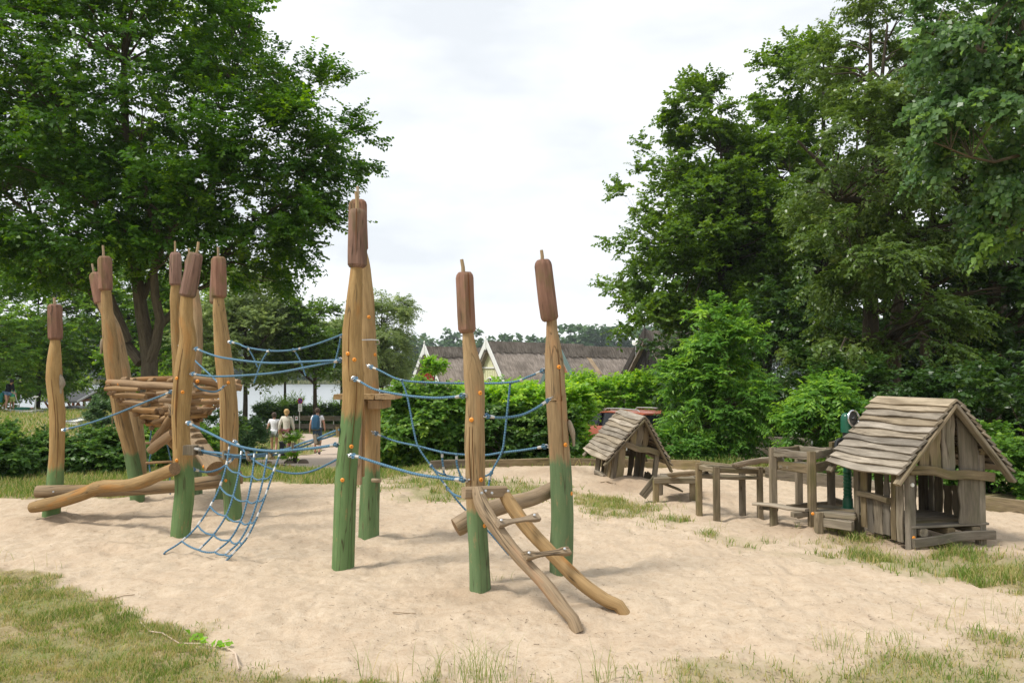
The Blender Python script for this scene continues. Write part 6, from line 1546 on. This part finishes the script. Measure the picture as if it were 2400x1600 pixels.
M['net'] = plain('green_netting', (.012, .055, .038), .8)
root = thing('net_fence', gp(25, 52), 'dark green netting fence behind the woman and boy', 'fence')
A, B = at(-30, 898, 52), at(53, 896, 52)
for k in range(12): MB().tube([A.lerp(B, k / 11) - Vector((0, 0, 1.3)), A.lerp(B, k / 11)], .02, n=4).build('strand', M['net'], root)
for k in range(14): MB().tube([A - Vector((0, 0, .1 * k)), B - Vector((0, 0, .1 * k))], .022, n=4).build('strand', M['net'], root)
rc = gp(1, 13.0); 
root = thing('grey_bin', gp(-6, 12.3), 'edge of a grey box at the left border of the picture', 'bin'); b = gp(-6, 12.3)
MB().box((b.x, b.y, b.z + .32), (.09, .12, .64), None, .015).build('bin_body', M['tar'], root); MB().box((b.x, b.y, b.z + .65), (.13, .16, .03), None, .01).build('lid', M['teal'], root)

# ================================================================== PEOPLE
def skinmesh(name, J, Ed, mat, parent, sub=1, rootj=0):
    me = bpy.data.meshes.new(name); names = list(J); ix = {k: i for i, k in enumerate(names)}
    me.from_pydata([J[k][0] for k in names], [(ix[a], ix[b]) for a, b in Ed], [])
    o = bpy.data.objects.new(name, me); COL.objects.link(o); o.parent = parent
    md = o.modifiers.new('skin', 'SKIN')
    if not me.skin_vertices: bm = bmesh.new(); bm.from_mesh(me); bm.verts.layers.skin.verify(); bm.to_mesh(me); bm.free()
    for i, k in enumerate(names):
        r = J[k][1]; me.skin_vertices[0].data[i].radius = r if isinstance(r, tuple) else (r, r)
        me.skin_vertices[0].data[i].use_root = (i == rootj)
    md.use_smooth_shade = True
    s_ = o.modifiers.new('sub', 'SUBSURF'); s_.levels = sub; s_.render_levels = sub
    me.materials.append(mat)
    return o
M['skin'] = plain('skin', (.52, .29, .20), .55, .3, var=.06)
def person(label, loc, yaw, Hh, look, pose):
    root = thing('person', loc, label, 'person', None, (0, 0, yaw)); k = Hh / 1.75
    S = lambda v: (v[0] * k, v[1] * k, v[2] * k)
    P = dict(pelvis=(0, 0, .95), waist=(0, 0, 1.10), chest=(0, .0, 1.32), neck=(0, 0, 1.47), chin=(0, .01, 1.55), head=(0, .01, 1.64), crown=(0, 0, 1.71),
             shL=(-.17, 0, 1.42), elL=(-.23, -.04, 1.16), wrL=(-.25, .03, .93), haL=(-.25, .05, .86), shR=(.17, 0, 1.42), elR=(.23, -.04, 1.16), wrR=(.25, .03, .93), haR=(.25, .05, .86),
             hiL=(-.09, 0, .92), knL=(-.10, .02, .50), anL=(-.10, -.02, .09), toL=(-.11, .14, .04), hiR=(.09, 0, .92), knR=(.10, .02, .50), anR=(.10, -.02, .09), toR=(.11, .14, .04))
    P.update(pose)
    R = dict(pelvis=(.11, .08), waist=(.10, .07), chest=(.115, .075), neck=.052, chin=.062, head=(.078, .092), crown=.05, shL=.055, shR=.055, elL=.042, elR=.042, wrL=.029, wrR=.029, haL=(.032, .022), haR=(.032, .022),
             hiL=.085, hiR=.085, knL=.057, knR=.057, anL=.038, anR=.038, toL=.036, toR=.036)
    J = {a: (S(P[a]), tuple(x * k for x in R[a]) if isinstance(R[a], tuple) else R[a] * k) for a in P}
    Ed = [('pelvis', 'waist'), ('waist', 'chest'), ('chest', 'neck'), ('neck', 'chin'), ('chin', 'head'), ('head', 'crown')]
    for s_ in 'LR':
        Ed += [('chest', 'sh' + s_), ('sh' + s_, 'el' + s_), ('el' + s_, 'wr' + s_), ('wr' + s_, 'ha' + s_), ('pelvis', 'hi' + s_), ('hi' + s_, 'kn' + s_), ('kn' + s_, 'an' + s_), ('an' + s_, 'to' + s_)]
        h = Vector(P['ha' + s_]); w = Vector(P['wr' + s_]); d = (h - w).normalized(); sd = -1 if s_ == 'L' else 1; cr = d.cross(Vector((1, 0, 0))).normalized()
        for i, (o_, ln) in enumerate(((-.028, .07), (-.01, .08), (.01, .078), (.028, .062))):
            a = h + d * .03 + cr * o_; b_ = a + d * ln * .5 + Vector((-sd * .012, 0, 0)); J['f%s%d' % (s_, i)] = (S(a), .009 * k); J['g%s%d' % (s_, i)] = (S(b_), .008 * k); Ed += [('ha' + s_, 'f%s%d' % (s_, i)), ('f%s%d' % (s_, i), 'g%s%d' % (s_, i))]
        a = h + cr * -.045 + d * .01; J['t' + s_] = (S(a), .010 * k); Ed.append(('ha' + s_, 't' + s_))
    J['nose'] = (S(Vector(P['head']) + Vector((0, .085, -.02))), .014 * k); Ed.append(('head', 'nose'))
    skinmesh('body', J, Ed, M['skin'], root)
    def lerp(a, b, f): return tuple(Vector(P[a]).lerp(Vector(P[b]), f))
    def cl(name, spec, edges, mat): skinmesh(name, {n_: (S(p), tuple(x * k for x in r) if isinstance(r, tuple) else r * k) for n_, (p, r) in spec.items()}, edges, mat, root)
    tl_ = look.get('top_len', .0)
    sp = dict(a=(P['waist'], (.15, .115)), b=(P['chest'], (.172, .122)), c=(lerp('chest', 'neck', .75), (.09, .08)), d=((P['pelvis'][0], P['pelvis'][1], P['pelvis'][2] + .02 - tl_ * .3), (.165 + tl_ * .05, .13 + tl_ * .05)))
    ee = [('a', 'b'), ('b', 'c'), ('a', 'd')]
    if tl_: sp['e'] = ((P['pelvis'][0], P['pelvis'][1], P['pelvis'][2] - tl_), (.20, .16)); ee.append(('d', 'e'))
    sv = look.get('sleeve', .55)
    for s_ in 'LR':
        sp['s' + s_] = (P['sh' + s_], .075)
        if sv <= 1: sp['u' + s_] = (lerp('sh' + s_, 'el' + s_, sv), .062)
        else: sp['u' + s_] = (P['el' + s_], .058); sp['w' + s_] = (lerp('el' + s_, 'wr' + s_, .9), .044)
        ee += [('b', 's' + s_), ('s' + s_, 'u' + s_)] + ([('u' + s_, 'w' + s_)] if sv > 1 else [])
    cl('top', sp, ee, look['top'])
    if 'legs' in look:
        f_ = look.get('leglen', .55); sp = dict(p=(P['pelvis'], (.155, .12))); ee = []
        for s_ in 'LR': sp['h' + s_] = (P['hi' + s_], .105); sp['k' + s_] = (lerp('hi' + s_, 'kn' + s_, f_), .092 if f_ < .9 else .075); ee += [('p', 'h' + s_), ('h' + s_, 'k' + s_)]
        if f_ >= 1:
            for s_ in 'LR': sp['n' + s_] = (lerp('kn' + s_, 'an' + s_, .9), .065); ee.append(('k' + s_, 'n' + s_))
        cl('shorts' if f_ < 1 else 'trousers', sp, ee, look['legs'])
    for s_ in 'LR':
        cl('shoe', dict(a=(lerp('an' + s_, 'to' + s_, -.1), .048), b=(P['to' + s_], (.05, .04)), c=(P['an' + s_], .046)), [('a', 'b'), ('a', 'c')], look.get('shoe', M['white']))
    # hair: cap over skull, with a knot or bun
    hd = Vector(P['head']); mb = MB(); n_ = 12
    mb.lathe([(.0, .115), (.055, .105), (.088, .07), (.102, .02), (.101, -.03), (.088, -.075 if look.get('long') else -.05), (.06, -.08 if look.get('long') else -.055)], hd + Vector((0, -.022, .01)), Vector((0, -.25, 1)), 14)
    if look.get('knot'): mb.lathe([(0, .05), (.035, .035), (.045, 0), (.035, -.04), (0, -.05)], hd + Vector(look['knot']), Vector((0, -.5, 1)), 10)
    mb.v = [S(v) for v in mb.v]; mb.build('hair', look['hair'], root, world=False)
    return root, P, k, S
M['tee'] = plain('white_tshirt', (.80, .80, .83), .9, .1); M['knit'] = plain('cream_knit', (.66, .62, .53), .95, .05); M['denim'] = plain('denim', (.055, .09, .14), .9, .1); M['greyshort'] = plain('grey_shorts', (.25, .28, .27), .9, .1); M['hoodie'] = plain('black_hoodie', (.014, .015, .02), .9, .1)
M['mint'] = plain('mint_shirt', (.11, .52, .30), .9, .1); M['lime'] = plain('lime_shorts', (.52, .62, .20), .9, .1); M['floral'] = plain('floral_cloth', (.16, .07, .06), .9, .1, var=.8, scale=30); M['hbrown'] = plain('brown_hair', (.07, .045, .03), .7); M['hdark'] = plain('dark_hair', (.012, .01, .012), .6); M['hblond'] = plain('blond_hair', (.50, .33, .14), .7); M['bluepack'] = plain('blue_pack', (.03, .10, .18), .8); M['tealjacket'] = plain('teal_jacket', (.02, .16, .13), .9); M['sage'] = plain('sage_cloth', (.30, .31, .24), .9); M['jean2'] = plain('pale_denim', (.18, .30, .48), .9)
M['strap'] = plain('olive_strap', (.12, .11, .07), .9); M['dshoe'] = plain('dark_shoe', (.04, .045, .05), .8)
walk = dict(knL=(-.10, .10, .50), anL=(-.10, .16, .09), toL=(-.10, .31, .05), knR=(.10, .06, .50), anR=(.10, -.16, .12), toR=(.10, -.03, .03), elL=(-.24, -.07, 1.17), wrL=(-.27, -.06, .94), haL=(-.275, -.05, .87), elR=(.24, .02, 1.17), wrR=(.25, .12, .96), haR=(.25, .14, .90))
def gpz(px, Y, lift=.03): g_ = gp(px, Y); g_.z = hz(g_.x, g_.y) + lift; return g_
r_, P, k, S = person('man in a white t-shirt and dark shorts with a blue backpack walking away', gpz(746, 31), .05, 1.80, dict(top=M['tee'], legs=M['denim'], leglen=.72, hair=M['hbrown'], shoe=M['dshoe']), walk)
pk = thing('backpack', r_.location + Vector((-.02, -.19, 1.28)), 'dark blue backpack on the back of the walking man', 'backpack')
c_ = Vector(pk.location); mb = MB(); mb.loft([c_ + Vector((0, 0, z)) for z in (-.30, -.25, -.05, .15, .24, .27)], [rrect(w, d, .05) for w, d in ((.22, .14), (.30, .2), (.31, .21), (.28, .19), (.2, .14), (.1, .08))], up=Vector((0, 1, 0))); mb.build('pack_body', M['bluepack'], pk)
MB().box(c_ + Vector((0, -.12, -.1)), (.2, .06, .22), None, .02).build('front_pocket', M['bluepack'], pk)
for s_ in (-1, 1): MB().tube([c_ + Vector((s_ * .08, .06, .2)), c_ + Vector((s_ * .12, .14, .24)), c_ + Vector((s_ * .14, .26, .1))], .022, n=6).build('shoulder_strap', M['strap'], pk)
MB().loft([c_ + Vector((-.17, .08, -.28)), c_ + Vector((0, -.08, -.30)), c_ + Vector((.17, .08, -.28))], rrect(.03, .07, .005), up=Vector((0, 0, 1))).build('hip_belt', M['strap'], pk)
person('woman in a long cream knitted cardigan with blond hair tied back walking away', gpz(674, 30.2), -.05, 1.74, dict(top=M['knit'], top_len=.30, sleeve=2, legs=M['floral'], leglen=1, hair=M['hblond'], long=True, knot=(0, -.10, -.09), shoe=M['dshoe']), dict(walk))
g_ = gpz(674, 30.2); bgp = thing('shoulder_bag', g_ + Vector((.27, -.05, .72)), 'sage green shoulder bag hanging at the woman in the cardigan', 'bag')
c_ = Vector(bgp.location); MB().lathe([(0, -.2), (.12, -.19), (.17, -.1), (.16, .02), (.1, .12), (0, .14)], c_ + Vector((.05, 0, .05)), Vector((.1, 0, 1)), 12).build('bag_body', M['sage'], bgp); MB().tube([c_ + Vector((.03, -.03, .17)), c_ + Vector((-.06, -.1, .5)), c_ + Vector((-.13, -.09, .72)), c_ + Vector((-.14, .02, .74))], .018, n=6).build('strap', M['sage'], bgp)
person('woman in a white t-shirt and grey shorts walking away on the path', gpz(645, 30.6), .08, 1.62, dict(top=M['tee'], legs=M['greyshort'], leglen=.5, hair=M['hbrown'], long=True, knot=(0, -.085, -.04)), dict(walk))
lean = dict(waist=(.0, .05, 1.10), chest=(.0, .16, 1.28), neck=(0, .24, 1.41), chin=(0, .31, 1.46), head=(0, .33, 1.54), crown=(0, .34, 1.61), shL=(-.17, .2, 1.36), shR=(.17, .2, 1.36), elL=(-.2, .2, 1.10), wrL=(-.1, .40, 1.0), haL=(-.06, .45, .96), elR=(.2, .22, 1.1), wrR=(.08, .42, .98), haR=(.04, .47, .93), knL=(-.1, -.08, .52), anL=(-.1, -.42, .20), toL=(-.1, -.36, .06), knR=(.1, .1, .5), anR=(.1, .04, .09), toR=(.1, .19, .04))
g0 = gpz(20, 40.6, .02)
person('woman in a black hoodie and denim shorts bending over a minigolf club', g0, -math.pi / 2 - .3, 1.68, dict(top=M['hoodie'], sleeve=2, legs=M['jean2'], leglen=.35, hair=M['hdark'], long=True, knot=(0, -.06, .11)), lean)
j_ = thing('tied_jacket', g0 + Vector((-.18, -.05, .72)), 'teal jacket tied round the hips of the woman in the hoodie', 'jacket'); c_ = Vector(j_.location)
MB().loft([c_ + Vector((.05, -.1, .18)), c_ + Vector((-.02, -.12, 0)), c_ + Vector((-.03, -.12, -.30))], [rrect(.14, .1, .03), rrect(.2, .12, .03), rrect(.16, .08, .02)], up=Vector((0, 1, 0))).build('cloth', M['tealjacket'], j_)
g1 = gpz(32, 40.9, .02)
person('small blond boy in a mint shirt and lime shorts beside the woman', g1, math.pi + .5, 1.22, dict(top=M['mint'], legs=M['lime'], leglen=.75, hair=M['hblond']), dict(chin=(0, .04, 1.54), head=(0, .06, 1.62)))
cp = thing('golf_club', g0 + Vector((.4, -.2, .9)), 'thin minigolf club held by the woman in the hoodie', 'golf club'); e_ = gp(51, 40.0)
MB().tube([g0 + Vector((.44, -.12, .93)), e_ + Vector((0, 0, .08))], .011, n=6).build('club_shaft', M['alu'], cp); MB().box(e_ + Vector((.03, 0, .06)), (.12, .03, .05), None, .008).build('club_head', M['alu'], cp)
# ================================================================== AIR
hz_m = bpy.data.materials.new('air'); hz_m.use_nodes = True; ht = hz_m.node_tree; ht.nodes.clear()
ho_ = ht.nodes.new('ShaderNodeOutputMaterial'); hv = ht.nodes.new('ShaderNodeVolumePrincipled')
hv.inputs['Color'].default_value = (.84, .92, 1.0, 1); hv.inputs['Density'].default_value = .00028; hv.inputs['Anisotropy'].default_value = .2
ht.links.new(hv.outputs[0], ho_.inputs['Volume'])
mb = MB(); x_, y0_, y1_, z0_, z1_ = 520, -80, 440, -7.2, 27
for z in (z0_, z1_):
    for x, y in ((-x_, y0_), (x_, y0_), (x_, y1_), (-x_, y1_)): mb.add((x, y, z))
for q in ((3, 2, 1, 0), (4, 5, 6, 7), (0, 1, 5, 4), (1, 2, 6, 5), (2, 3, 7, 6), (3, 0, 4, 7)): mb.face(q)
put(mb.build('haze', hz_m, smooth=0), 'faint haze over the lake and the far wood', kind='stuff')
